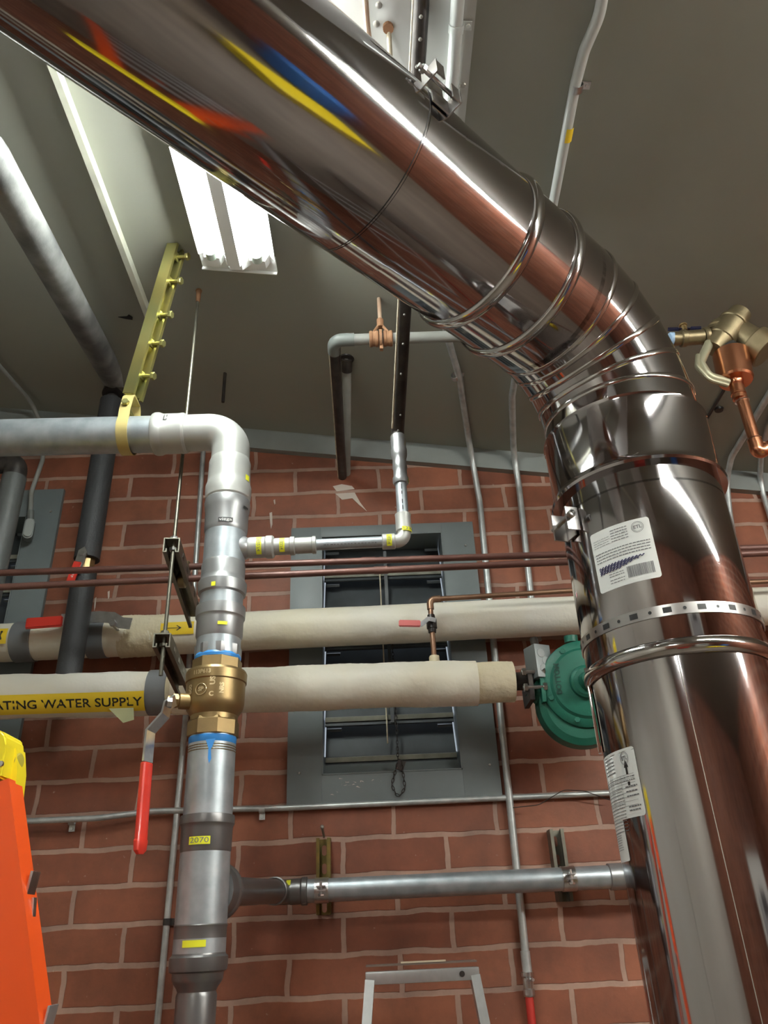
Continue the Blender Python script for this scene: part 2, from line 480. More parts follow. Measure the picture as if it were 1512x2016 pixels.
# ------------------------------------------------------------------ louvred windows
def louvre(name, op, out, blades, label, chain=True):
    x0, x1, z0, z1 = op; ox0, ox1, oz0, oz1 = out
    root = bpy.data.objects.new(name, None); COL.objects.link(root)
    root.location = ((x0 + x1) / 2, 0, z0); root['kind'] = 'structure'; root['label'] = label
    f = MB()
    for a, b, c, d in ((ox0, x0, oz0, oz1), (x1, ox1, oz0, oz1), (x0, x1, oz0, z0), (x0, x1, z1, oz1)):
        f.box(((a + b) / 2, -.009, (c + d) / 2), (b - a, .018, d - c), bevel=.0012)
    f.build('window_frame', frame_m, root)
    g = MB(); t = .004
    for a, b, c, d in ((x0, x0 + t, z0, z1), (x1 - t, x1, z0, z1), (x0, x1, z0, z0 + t), (x0, x1, z1 - t, z1)):
        g.box(((a + b) / 2, .075, (c + d) / 2), (b - a, .19, d - c))
    g.build('inner_sleeve', frame_m, root)
    # inner stops: sloping sill and a narrow return that carries the blades
    s = MB()
    s.prism([(-.012, 0), (.075, 0), (.075, .075), (.02, .012)], (0, 0, z0), (0, 1, 0), (0, 0, 1), (1, 0, 0), x0 + t, x1 - t)
    s.build('sloping_sill', frame_m, root)
    n = blades; h = (z1 - z0 - .06) / n
    for i in range(n):
        zc = z0 + .075 + h * (i + .35)
        ang = R(62)
        M = Matrix.Rotation(-ang, 3, 'X')
        b = MB()
        w = x1 - x0 - .016
        b.box(((x0 + x1) / 2, .085, zc), (w, .006, h * 1.42), rot=Matrix.Rotation(R(-24), 3, 'X'))
        for sx in (-1, 1):
            b.box(((x0 + x1) / 2 + sx * (w / 2 - .03), .068, zc + h * .30), (.05, .010, .014), rot=M, bevel=.002)
        o = b.build('louver_blade', louver_m, root)
        e = MB()
        e.box(((x0 + x1) / 2, .055, zc - h * .46), (w, .030, .016), rot=Matrix.Rotation(R(14), 3, 'X'), bevel=.003)
        e.build('blade_edge', louver_edge_m, o)
    xm = (x0 + x1) / 2 + .01
    MB().box((xm, .030, (z0 + z1) / 2 + .06), (.012, .008, z1 - z0 - .22)).build('operating_bar', louver_m, root)
    MB().tube([(xm - .022, .024, z1 - .12), (xm - .020, .022, z0 + .10)], .0025, 8).build('operating_rod', cream_edge_m, root)
    if chain:
        c = MB()
        path = fillet([(xm + .012, .030, z0 + .46), (xm + .012, .020, z0 + .12), (xm + .010, -.024, z0 + .030), (xm - .014, -.026, z0 - .04), (xm + .006, -.026, z0 - .085), (xm + .028, -.026, z0 - .05), (xm + .022, -.026, z0 + .030)], .014, 5)
        # links along the path
        seg = 0.0125; acc = 0; k = 0; prev = path[0]
        for q in path[1:]:
            d = q - prev; L = d.length; tcur = seg - acc
            while tcur <= L:
                p = prev + d * (tcur / L); dn = d.normalized()
                u, v, _ = frame_of(dn)
                if k % 2: u, v = v, u
                ring = [p + dn * (.0085 * math.cos(a)) + u * (.0038 * math.sin(a)) for a in [2 * PI * j / 10 for j in range(10)]]
                ring.append(ring[0]); c.tube(ring, .0013, 5, caps=False)
                k += 1; tcur += seg
            acc = L - (tcur - seg); prev = q
        c.build('pull_chain', iron_m, root)
        MB().box((xm + .018, -.022, z0 + .020), (.026, .006, .034), rot=Matrix.Rotation(.4, 3, 'Y'), bevel=.002).build('chain_keeper', iron_m, root)
    for sx, sz in ((ox0 + .04, oz0 + .10), (ox1 - .03, oz0 + .10), (ox1 - .035, oz1 - .10)):
        MB().lathe([(0, .0045), (.003, .003)], (sx, -.018, sz), (0, -1, 0), n=10).build('frame_screw', screw_m, root)
    return root
louvre('window_1', W1, (-.292, .395, 1.962, 2.955), 6, 'grey framed louvre vent with pull chain in the middle of the brick wall')
louvre('window_2', W2, (-1.84, -1.178, 1.93, 3.165), 7, 'grey framed louvre vent at the left end of the brick wall', chain=False)
# chipped paint on the sill of the centre window
cp = MB()
for k in range(16):
    x, z = random.gauss(-.06, .045), random.gauss(2.022, .012)
    cp.quad([(x + random.uniform(-.009, .009), -.0186, z + random.uniform(-.005, .005)) for _ in range(3)])
w1 = bpy.data.objects['window_1']
absorb(bpy.data.objects['sloping_sill'], cp.build('paint_chips', plaster_m, w1, smooth=False))

# ================================================================== POLISHED FLUE
FX, FY, FZ, FR = .6178, -1.0701, 2.8825, .178
faz, fti = R(48.897), R(3.69)
FH = Vector((-math.sin(faz) * math.cos(fti), -math.cos(faz) * math.cos(fti), math.sin(fti)))
FP = Vector((FX, FY, FZ)); FV = Vector((0, 0, 1))
flue = thing('stainless_flue', (FX, FY, 0), 'big mirror-polished stainless steel flue rising at right and bending across the top', 'flue')
def fcyl(name, prof, ax, org, m=steel_m, n=160, parent=flue, label=None, caps=False):
    return MB().lathe(prof, org, ax, n=n, caps=caps).build(name, m, parent, sharp=50, label=label)
def bead_prof(t, r, h=.011, w=.015, k=9):
    return [(t + w * math.cos(a) * -1, r + h * math.sin(a)) for a in [PI * i / k for i in range(k + 1)]]
# vertical run: lower section, its collar, upper section
fcyl('flue_section', [(-.0, FR - .004), (2.06, FR - .004)], FV, (FX, FY, 0), caps=True)
fcyl('flue_section', [(2.035, FR - .003), (2.04, FR), (2.395, FR)], FV, (FX, FY, 0))
fcyl('bead_ring', bead_prof(2.040, FR - .003, .012, .016), FV, (FX, FY, 0), band_m)
# wide locking band above
bz0, bz1 = 2.448, 2.612
fcyl('locking_band', [(bz0 - .013, FR + .0), (bz0 - .013, FR + .014), (bz0 - .007, FR + .0165), (bz0, FR + .012), (bz0 + .010, FR + .009), (bz1 - .012, FR + .009), (bz1 - .004, FR + .012), (bz1, FR + .006), (bz1 + .002, FR)], FV, (FX, FY, 0), steel_m)
fcyl('flue_section', [(2.39, FR), (2.64, FR)], FV, (FX, FY, 0))
# elbow: gores between the vertical run and the raking run
RC = .262
turn = FV.angle(FH); tl = RC * math.tan(turn / 2)
side = (FH - FV * FH.dot(FV)).normalized()
cen = FP - FV * tl + side * RC
def arc(f):
    a = turn * f
    return cen - side * (RC * math.cos(a)) + FV * (RC * math.sin(a))
def tan_(f):
    a = turn * f
    return (side * math.sin(a) + FV * math.cos(a)).normalized()
NG = 5
cuts = [0.0] + [(i + .5) / NG for i in range(NG)] + [1.0]
# mitred rings: gore axes are chords tangent to the arc at each middle
mids = [i / NG for i in range(NG + 1)]
wdir = FV.cross(side).normalized()
def miter_ring(bm_, f, r, nseg=160, shift=0.0, swell=0.0):
    c = arc(f) ; t = tan_(f); rr = 1 / math.cos(turn / NG / 2)
    nrm = (tan_(f).cross(wdir)).normalized()
    c = cen + (c - cen) * rr
    return [bm_.verts.new(c + t * shift + wdir * ((r + swell) * math.cos(2 * PI * i / nseg)) + nrm * ((r + swell) * rr * math.sin(2 * PI * i / nseg))) for i in range(nseg)]
def plain_ring(bm_, c, t, r, nseg=160):
    nrm = t.cross(wdir).normalized()
    return [bm_.verts.new(c + wdir * (r * math.cos(2 * PI * i / nseg)) + nrm * (r * math.sin(2 * PI * i / nseg))) for i in range(nseg)]
for gi in range(NG + 1):
    g = MB()
    A = plain_ring(g.bm, arc(0) - FV * .012, FV, FR) if gi == 0 else miter_ring(g.bm, cuts[gi], FR)
    B = plain_ring(g.bm, arc(1) + FH * .012, FH, FR) if gi == NG else miter_ring(g.bm, cuts[gi + 1], FR)
    g.bridge(A, B)
    g.build('elbow_gore', steel_m, flue, sharp=50)
for gi in range(1, NG + 1):
    g = MB()
    rs = [miter_ring(g.bm, cuts[gi], FR, shift=.007 * -math.cos(a), swell=.0028 * math.sin(a)) for a in [PI * k / 6 for k in range(7)]]
    for a, b in zip(rs, rs[1:]): g.bridge(a, b)
    g.build('gore_seam', band_m, flue, sharp=50)
# raking run
e0 = tl
fcyl('flue_section', [(e0, FR), (.79, FR)], FH, FP)
fcyl('flue_section', [(.792, FR + .002), (.80, FR + .002), (3.35, FR + .002)], FH, FP, caps=True)
fcyl('seam_shadow_gap', [(.7895, FR - .001), (.7897, FR + .0016), (.7912, FR + .0016), (.7914, FR - .001)], FH, FP, black_m)
fcyl('bead_ring', bead_prof(.478, FR, .010, .016), FH, FP, band_m)
fcyl('bead_ring', bead_prof(.340, FR, .010, .014), FH, FP, band_m)
fcyl('lap_joint', [(.695, FR), (.6955, FR + .0012), (.785, FR + .0012), (.7855, FR)], FH, FP)
# elbow bracket clamp on top of the raking run (two bent lugs and a bolt)
cpt = hit_cyl(858, 205, FP, FH, FR)
ct = (cpt - FP).dot(FH); cax = FP + FH * ct
crad = (cpt - cax); crad = (crad - FH * crad.dot(FH)).normalized()
ctan = FH.cross(crad).normalized()
if ctan.z < 0: ctan = -ctan
lug = None
for dt, du in ((.028, .050), (-.030, .012)):
    o_ = cax + FH * dt + crad * (FR + .003) + ctan * du
    mb = MB()
    M = rot_to(FH, ctan)
    mb.box(o_ + crad * .014, (.003, .045, .040), rot=M, bevel=.0008)
    mb.box(o_ + crad * .002 + FH * (-.022 if dt > 0 else .022), (.045, .045, .003), rot=M, bevel=.0008)
    mb.box(o_ + crad * .031 + FH * (-.010 if dt > 0 else .010), (.022, .045, .003), rot=M, bevel=.0008)
    lug = mb.build('clamp_lug', strap_m, flue, label='bent bracket lug on top of the flue')
    if dt > 0: lug1 = lug
bo = cax + crad * (FR + .020) + ctan * .034
mb = MB().tube([bo - FH * .045, bo + FH * .060], .0045, 12)
hexhead(mb, bo + FH * .045, FH, .009, .008)
mb.build('clamp_bolt', zinc_m, flue)
# clamp with long bolt at the left of the vertical run, under the locking band
k0 = hit_cyl(1128, 1030, (FX, FY, 0), FV, FR + .004)
rd = Vector((k0.x - FX, k0.y - FY, 0)).normalized(); rt_ = Vector((-rd.y, rd.x, 0))
mb = MB()
M = rot_to(rt_, (0, 0, 1))
c0 = Vector((FX, FY, k0.z)) + rd * (FR + .003)
mb.box(c0 - rt_ * .030 + rd * .016, (.004, .062, .036), rot=M, bevel=.001)
mb.box(c0 - rt_ * .012 + rd * .002, (.036, .062, .003), rot=M, bevel=.001)
mb.box(c0 + rt_ * .020 + rd * .014, (.004, .055, .030), rot=M, bevel=.001)
mb.build('clamp_bracket', strap_m, flue)
bb = c0 + rd * .022 + Vector((0, 0, .004))
mb = MB().tube([bb - rt_ * .050, bb + rt_ * .030], .0048, 12)
mb.lathe([(0, .0085), (.011, .0085), (.012, .006), (.006, .005), (.0059, .0001)], bb + rt_ * .026, rt_, n=16)
mb.build('clamp_bolt', zinc_m, flue)
# perforated strap
strap_z = 2.110
wf = wrap((FX, FY, 0), FV, FR + .0035, (-1, -1.2, 0))
mb = MB()
circ = 2 * PI * (FR + .0035); nst = 150
mb.lathe([(strap_z - .011, FR + .0010), (strap_z - .011, FR + .0035), (strap_z + .011, FR + .0035), (strap_z + .011, FR + .0010)], (FX, FY, 0), FV, n=nst, caps=False)
st = mb.build('perforated_strap', strap_m, flue, sharp=50)
mb = MB()
wf2 = wrap((FX, FY, 0), FV, FR + .0035, (-1, -1.2, 0), .0006)
nh = 36
for k in range(nh):
    x = circ * k / nh
    if k % 2 == 0: cyl_patch(mb, x - .008, x + .008, strap_z - .0055, strap_z + .0055, wf2, 3)
    else:
        vs = [mb.bm.verts.new(wf2(x + .0034 * math.cos(a), strap_z + .0034 * math.sin(a))) for a in [2 * PI * j / 12 for j in range(12)]]
        mb.bm.faces.new(vs)
absorb(st, mb.build('strap_slots', black_m, st))

# ---- stickers on the flue
def sticker(px, zt, zb, rx, parent, name, m, r=FR, label=None):
    """rounded label between azimuths of two pixels"""
    pa = hit_cyl(px[0][0], px[0][1], (FX, FY, 0), FV, r); pb = hit_cyl(px[1][0], px[1][1], (FX, FY, 0), FV, r)
    za = math.atan2(pa.y - FY, pa.x - FX); zb_ = math.atan2(pb.y - FY, pb.x - FX)
    while zb_ - za > PI: zb_ -= 2 * PI
    while zb_ - za < -PI: zb_ += 2 * PI
    mid = (za + zb_) / 2; hw = abs(zb_ - za) / 2 * r
    fn0 = wrap((FX, FY, 0), FV, r, (math.cos(mid), math.sin(mid), 0), .0007)
    fn1 = wrap((FX, FY, 0), FV, r, (math.cos(mid), math.sin(mid), 0), .0012)
    test = fn0(hw, zt); 
    sgn = 1 if (test - CAM).dot(RT) / depth(test) > (fn0(-hw, zt) - CAM).dot(RT) / depth(fn0(-hw, zt)) else -1
    f0 = lambda x, y: fn0(sgn * x, y)
    f1 = lambda x, y: fn1(sgn * x, y)
    mb = MB(); cyl_patch(mb, -hw, hw, zb + rx, zt - rx, f0, 12)
    for (ya, yb) in ((zt - rx, zt), (zb + rx, zb)):
        for k in range(4):
            a0, a1 = PI / 2 * k / 4, PI / 2 * (k + 1) / 4
            sg = 1 if yb > ya else -1
            h0, h1 = ya + sg * rx * math.sin(a0), ya + sg * rx * math.sin(a1)
            w0, w1_ = hw - rx * (1 - math.cos(a0)), hw - rx * (1 - math.cos(a1))
            for i in range(8):
                xs = [(-w0 + 2 * w0 * i / 8, h0), (-w0 + 2 * w0 * (i + 1) / 8, h0), (-w1_ + 2 * w1_ * (i + 1) / 8, h1), (-w1_ + 2 * w1_ * i / 8, h1)]
                try: mb.bm.faces.new([mb.bm.verts.new(f0(*q)) for q in xs])
                except ValueError: pass
    bmesh.ops.remove_doubles(mb.bm, verts=mb.bm.verts[:], dist=1e-5)
    return mb.build(name, m, parent, label=label), f1, hw
def lines(mb, fn, x0, x1, ys, h=.0010, gap=.5):
    for y in ys:
        x = x0
        while x < x1 - .002:
            L = random.uniform(.003, .009)
            cyl_patch(mb, x, min(x + L, x1), y - h / 2, y + h / 2, fn, 2)
            x += L + random.uniform(.0008, .0018)
def cert_mark(mb, fn, x, y, r):
    n = 40
    for r0, r1 in ((r, r * .93), (r * .80, r * .76)):
        A = [mb.bm.verts.new(fn(x + r0 * math.cos(2 * PI * i / n), y + r0 * math.sin(2 * PI * i / n))) for i in range(n)]
        B = [mb.bm.verts.new(fn(x + r1 * math.cos(2 * PI * i / n), y + r1 * math.sin(2 * PI * i / n))) for i in range(n)]
        mb.bridge(A, B)
    add_text(mb, 'ETL', r * .85, lambda a, b: fn(x + a, y + b), bold=.0002)
pT = hit_cyl(1228, 1028, (FX, FY, 0), FV, FR).z; pB = hit_cyl(1238, 1150, (FX, FY, 0), FV, FR).z
s1, f1, hw = sticker(((1170, 1100), (1291, 1080)), pT, pB, .006, flue, 'rating_label', label_m, label='upper white rating label with bar code')
mb = MB(); H_ = pT - pB
lines(mb, f1, -hw * .9, -hw * .3, [pT - .020 - .005 * k for k in range(4)], .0009)
lines(mb, f1, -hw * .25, hw * .30, [pT - .010 - .006 * k for k in range(5)], .0016)
lines(mb, f1, -hw * .9, hw * .9, [pT - .050 - .0062 * k for k in range(4)], .0018)
cert_mark(mb, f1, hw * .62, pT - .018, .012)
random.seed(3)
x = hw * .05
while x < hw * .86:
    w = random.choice((.0006, .0010, .0016)); cyl_patch(mb, x, x + w, pB + .012, pB + .036, f1, 1); x += w + random.choice((.0007, .0012))
lines(mb, f1, -hw * .55, -hw * .05, [pB + .012, pB + .018, pB + .026, pB + .031], .0014)
absorb(s1, mb.build('label_print', inkg_m, s1))
mb = MB()
for k in range(5):
    y = pB + .050 - k * .0030
    path = [f1(-hw * .85 + hw * 1.5 * j / 40, y + .0022 * math.sin(j * 2.1 + k) + .003 * j / 40) for j in range(41 - k * 5)]
    mb.tube(path, .0011, 5)
absorb(s1, mb.build('marker_scribble', blueink_m, s1))
pT = hit_cyl(1215, 1478, (FX, FY, 0), FV, FR - .004).z; pB = hit_cyl(1235, 1612, (FX, FY, 0), FV, FR - .004).z
s2, f2, hw2 = sticker(((1191, 1545), (1259, 1530)), pT, pB, .006, flue, 'installation_label', label_m, FR - .004, label='lower white label with tables and an up arrow')
mb = MB()
lines(mb, f2, -hw2 * .6, hw2 * .1, [pT - .010 - .0065 * k for k in range(5)], .0018)
lines(mb, f2, -hw2 * .9, hw2 * .9, [pT - .050, pT - .056], .0014)
lines(mb, f2, -hw2 * .9, hw2 * .3, [pT - .066 - .0055 * k for k in range(14)], .0011)
lines(mb, f2, hw2 * .45, hw2 * .9, [pB + .052, pB + .044, pB + .036, pB + .012, pB + .018], .0022)
cert_mark(mb, f2, hw2 * .60, pT - .017, .0115)
for k in range(8):
    cyl_patch(mb, -hw2 * .9, hw2 * .85, pB + .020 + k * .0075, pB + .0205 + k * .0075, f2, 10)
for k in range(5):
    cyl_patch(mb, -hw2 * .9 + k * hw2 * .3, -hw2 * .9 + k * hw2 * .3 + .0006, pB + .020, pB + .0725, f2, 1)
absorb(s2, mb.build('label_print', inkg_m, s2))
mb = MB()
ax_, ay_ = hw2 * .62, pB + .085
mb.bm.faces.new([mb.bm.verts.new(f2(ax_ + a, ay_ + b)) for a, b in ((-.006, 0), (.006, 0), (0, .014))])
cyl_patch(mb, ax_ - .0028, ax_ + .0028, ay_ - .012, ay_, f2, 2)
cyl_patch(mb, ax_ - .0030, ax_ + .0030, ay_ - .031, ay_ - .025, f2, 2)
absorb(s2, mb.build('printed_arrow', ink_m, s2))
pT = hit_cyl(1218, 1618, (FX, FY, 0), FV, FR - .004).z; pB = hit_cyl(1228, 1698, (FX, FY, 0), FV, FR - .004).z
s3, f3, hw3 = sticker(((1213, 1650), (1234, 1652)), pT, pB, .004, flue, 'small_label', label_m, FR - .004, label='small white label under the lower rating label')
mb = MB(); lines(mb, f3, -hw3 * .7, hw3 * .5, [pB + .02 + k * .004 for k in range(8)], .0010); absorb(s3, mb.build('label_print', inkg_m, s3))
# rivets / seam plate low on the left edge
sp = hit_cyl(1166, 1400, (FX, FY, 0), FV, FR - .004)
rd2 = Vector((sp.x - FX, sp.y - FY, 0)).normalized(); rt2 = Vector((-rd2.y, rd2.x, 0))
mb = MB(); c_ = Vector((FX, FY, sp.z)) + rd2 * (FR + .001)
mb.box(c_, (.040, .17, .006), rot=rot_to(rt2, (0, 0, 1)), bevel=.0015)
mb.lathe([(0, .006), (.004, .004)], c_ + Vector((0, 0, -.03)), rd2, n=12)
mb.build('seam_latch', band_m, flue)
# long welded seam of the lower section
z0s = hit_cyl(1335, 1300, (FX, FY, 0), FV, FR - .004)
d_ = Vector((z0s.x - FX, z0s.y - FY, 0)).normalized()
MB().tube([Vector((FX, FY, .05)) + d_ * (FR - .0042), Vector((FX, FY, 2.03)) + d_ * (FR - .0042)], .0012, 6).build('weld_seam', band_m, flue)

# ================================================================== GAS RISER
RY = -.87
RX = (at(407, 1593, RY).x + at(445, 1080, RY).x) / 2
KS = depth((RX, RY, 2.1)) / depth((-.398, -.70, 2.1))      # size of the fittings at this distance
riser = thing('gas_riser', (RX, RY, 0), 'thick grey steel gas riser before the brick wall, with tees and a brass valve', 'pipe')
def zr(py, X=RX, Y=RY):
    # height on a vertical line seen at image row py
    lo, hi = 0.0, 4.0
    for _ in range(50):
        mid = (lo + hi) / 2; d = Vector((X, Y, mid)) - CAM
        y = IH / 2 - FPX * d.dot(UP) / d.dot(FWD)
        if y > py: lo = mid
        else: hi = mid
    return (lo + hi) / 2
def vprof(rows, X=RX, Y=RY):
    out = []
    for py, hw in rows:
        z = zr(py, X, Y); out.append((z, hw * depth((X, Y, z)) / FPX))
    return out
def vl(name, rows, m, parent=riser, n=48, ph=0.0, label=None, X=RX, Y=RY):
    return MB().lathe(vprof(rows, X, Y), (X, Y, 0), (0, 0, 1), n=n, ph=ph).build(name, m, parent, label=label)
PRr = .0555 * KS
def rz(py): return zr(py)
def K(prof, both=False): return [((t * KS) if both else t, r * KS) for t, r in prof]
# bare pipe core
MB().lathe([(rz(1890), PRr), (rz(980), PRr)], (RX, RY, 0), (0, 0, 1), n=48).build('galvanised_pipe', galv_m, riser)
# --- top elbow with its two sockets
pe = at(305, 855, RY); HZ = at(250, 857, RY).z
zt = HZ
ez = rz(925)
Rb = .105 * KS
path = fillet([Vector((pe.x + .05, RY, HZ)), Vector((RX, RY, HZ)), Vector((RX, RY, rz(930)))], Rb, 16)
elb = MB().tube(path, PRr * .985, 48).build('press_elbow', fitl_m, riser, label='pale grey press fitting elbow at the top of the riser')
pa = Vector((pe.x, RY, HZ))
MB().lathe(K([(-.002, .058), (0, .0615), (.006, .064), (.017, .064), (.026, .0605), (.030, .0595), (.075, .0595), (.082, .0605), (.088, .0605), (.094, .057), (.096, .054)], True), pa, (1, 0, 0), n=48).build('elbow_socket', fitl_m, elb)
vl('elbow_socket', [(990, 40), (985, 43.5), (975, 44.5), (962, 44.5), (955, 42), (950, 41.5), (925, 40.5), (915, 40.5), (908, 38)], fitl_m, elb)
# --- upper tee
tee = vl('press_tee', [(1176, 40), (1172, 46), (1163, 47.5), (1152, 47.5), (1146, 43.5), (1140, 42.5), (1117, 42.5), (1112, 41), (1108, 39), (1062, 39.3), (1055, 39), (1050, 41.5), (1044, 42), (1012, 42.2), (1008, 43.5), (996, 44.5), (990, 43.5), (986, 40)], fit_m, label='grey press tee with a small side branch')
# branch of the small pipe
sz = at(600, 1075, RY).z
SB = Vector((RX, RY, sz)); sr = .0175
sd = (at(770, 1066, RY) - SB); sd = sd.normalized()
MB().lathe(K([(.035, .036), (.058, .031), (.066, .026), (.072, .028)], True), SB, sd, n=32).build('tee_outlet', fit_m, tee)
# --- adapter, tape, ball valve
vl('press_adapter', [(1292, 40), (1291, 43), (1272, 43), (1271, 42), (1268, 41), (1263, 42), (1255, 45.5), (1226, 45.5), (1222, 46), (1219, 48), (1206, 48.5), (1199, 48), (1196, 41)], fit_m)
mb = MB(); mb.lathe(vprof([(1296, 45), (1294, 46), (1276, 46)]), (RX, RY, 0), (0, 0, 1), n=8, ph=.3)
mb.build('hexagon_collar', fit_m, riser)
vl('thread_tape', [(1304, 43), (1302, 45), (1297, 45.5), (1293, 43.5), (1292, 40)], blue_m, label='blue thread tape above the valve')
valve = vl('ball_valve', [(1422, 46), (1412, 46), (1400, 54), (1392, 56.5), (1386, 57.2), (1349, 57.2), (1347, 59.3), (1330, 59.5), (1325, 57), (1322, 48)], brass_m, label='large cast brass ball valve')
mb = MB(); mb.lathe(vprof([(1325, 48.5), (1303, 48.5), (1302, 46)]), (RX, RY, 0), (0, 0, 1), n=8, ph=.35)
mb.build('valve_collar', brass_m, valve)
mb = MB(); mb.lathe(vprof([(1453, 48), (1451, 50.5), (1424, 50.5), (1421, 48), (1418, 47)]), (RX, RY, 0), (0, 0, 1), n=8, ph=.35)
mb.build('valve_collar', brass_m, valve)
vl('thread_tape', [(1470, 44.5), (1467, 46), (1455, 46.5), (1451, 44)], blue_m, label='blue thread tape below the valve')
# dangling end of the tape
fw = wrap((RX, RY, 0), (0, 0, 1), PRr, (.12, -1, 0), .0016)
mb = MB(); zc = rz(1466)
for i in range(6):
    pass
mb.bm.faces.new([mb.bm.verts.new(fw(x, zc + z)) for x, z in ((-.010, 0), (.010, .002), (.005, -.014), (.002, -.020), (.004, -.040), (.000, -.050), (-.003, -.038), (-.003, -.018))])
mb.build('tape_end', blue_m, riser)
mb = MB()
for k in range(3): mb.lathe([(rz(1472) - .0052 * k, PRr), (rz(1472) - .0052 * k - .0013, PRr + .0009), (rz(1472) - .0052 * k - .0026, PRr)], (RX, RY, 0), (0, 0, 1), n=40, caps=False)
mb.build('pipe_thread', brassd_m, riser)
# raised lettering on the valve; paler brass paints wear and caught light
vr = vprof([(1368, 57.2)])[0][1]
fv = wrap((RX, RY, 0), (0, 0, 1), vr, (-.12, -1, 0), .0012)
zc = rz(1366)
mb = MB()
add_text(mb, '600', .015, lambda x, y: fv(-.042 - y, zc - .002 + x), bold=.0006)
add_text(mb, 'US', .017, lambda x, y: fv(.014 - y * .9, zc + .012 + x), bold=.0006)
add_text(mb, 'C', .014, lambda x, y: fv(.012 + x, zc - .018 + y), bold=.0006)
add_text(mb, 'NRS', .013, lambda x, y: fv(.034 - y, zc - .004 + x), bold=.0006)
add_text(mb, 'SP', .013, lambda x, y: fv(-.012 + x, zc - .006 + y), bold=.0006)
mb.tube([fv(-.012 + .0125 * math.cos(a), zc - .006 + .0125 * math.sin(a)) for a in [2 * PI * k / 28 for k in range(29)]], .0009, 6, caps=False)
vr2 = vprof([(1338, 59.5)])[0][1]
fv2 = wrap((RX, RY, 0), (0, 0, 1), vr2, (-.12, -1, 0), .0010)
add_text(mb, '113P613', .0125, lambda x, y: fv2(-.012 + x, rz(1338) + y), bold=.0004)
absorb(valve, mb.build('raised_lettering', mat('worn_brass_glint', (.66, .52, .30), .35, .7), valve))
LVY = RY - .10
# valve stem pointing left with its red lever
vst = Vector((RX - .045, RY - .03, rz(1387)))
sdir = Vector((-.93, -.37, 0)).normalized()
mb = MB().lathe(K([(0, .019), (.030, .019), (.032, .015), (.048, .015), (.049, .012), (.058, .012)], True), vst, sdir, n=24)
mb.lathe(K([(.034, .017), (.046, .017)], True), vst, sdir, n=6)
mb.build('valve_stem', brass_m, valve)
hb = at(330, 1385, LVY)
hp = [at(330, 1388, LVY), at(325, 1408, LVY), at(296, 1440, LVY), at(290, 1500, LVY)]
def flatbar(mb, pts, w, t, wd):
    """flat strip along points; wd = direction of its width"""
    pts = [Vector(p) for p in pts]; rings = []
    for i, p in enumerate(pts):
        a = pts[max(i - 1, 0)]; b = pts[min(i + 1, len(pts) - 1)]
        d = (b - a).normalized(); W = (Vector(wd) - d * Vector(wd).dot(d)).normalized(); N = d.cross(W)
        rings.append([mb.bm.verts.new(p + W * (sx * w / 2) + N * (sy * t / 2)) for sx, sy in ((-1, -1), (1, -1), (1, 1), (-1, 1))])
    for a, b in zip(rings, rings[1:]): mb.bridge(a, b)
    mb.bm.faces.new(rings[0]); mb.bm.faces.new(rings[-1]); return mb
wdir_ = Vector((.45, 1, 0))
mb = MB(); flatbar(mb, [at(345, 1378, LVY + .01)] + hp, .028, .005, wdir_)
mb.lathe([(0, .011), (.010, .011)], at(338, 1384, LVY) , sdir, n=6)
hnd = mb.build('valve_lever', zinc_m, valve)
g0, g1 = at(289, 1502, LVY), at(275, 1682, LVY)
mb = MB()
dd = (g1 - g0).normalized(); Wd = (wdir_ - dd * wdir_.dot(dd)).normalized(); Nd = dd.cross(Wd)
rings = []
for f, w, t in ((0, .027, .012), (.01, .030, .014), (.5, .030, .014), (.84, .030, .014), (.86, .034, .015), (.96, .030, .014), (1.0, .014, .010)):
    c = g0 + (g1 - g0) * f
    prof = [(math.copysign(abs(math.cos(a)) ** .6, math.cos(a)) * w / 2, math.copysign(abs(math.sin(a)) ** .6, math.sin(a)) * t / 2) for a in [2 * PI * k / 16 for k in range(16)]]
    rings.append([mb.bm.verts.new(c + Wd * x + Nd * y) for x, y in prof])
for a, b in zip(rings, rings[1:]): mb.bridge(a, b)
mb.bm.faces.new(rings[0]); mb.bm.faces.new(rings[-1])
mb.build('lever_grip', red_m, riser, label='long red rubber grip of the valve lever')
# --- lower tee
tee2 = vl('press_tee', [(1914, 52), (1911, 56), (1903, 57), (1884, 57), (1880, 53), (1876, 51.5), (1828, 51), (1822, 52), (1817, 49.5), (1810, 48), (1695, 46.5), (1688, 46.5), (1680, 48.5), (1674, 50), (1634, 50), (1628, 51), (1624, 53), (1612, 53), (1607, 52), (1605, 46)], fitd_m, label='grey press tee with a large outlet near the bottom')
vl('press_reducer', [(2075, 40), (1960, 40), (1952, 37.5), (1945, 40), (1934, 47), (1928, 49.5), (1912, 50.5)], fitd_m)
MB().tube([(RX, RY, 0), (RX, RY, rz(2060))], .040, 32).build('galvanised_pipe', galv_m, riser)
tz = rz(1752)
BY = -.115
b1 = at(552, 1757, BY)
td = Vector((b1.x - RX, BY - RY, 0)).normalized()
MB().lathe(K([(.030, .060), (.085, .060), (.092, .0635), (.106, .0635), (.111, .058), (.124, .050), (.132, .040)], True), (RX, RY, tz), td, n=40).build('tee_outlet', fitd_m, tee2)
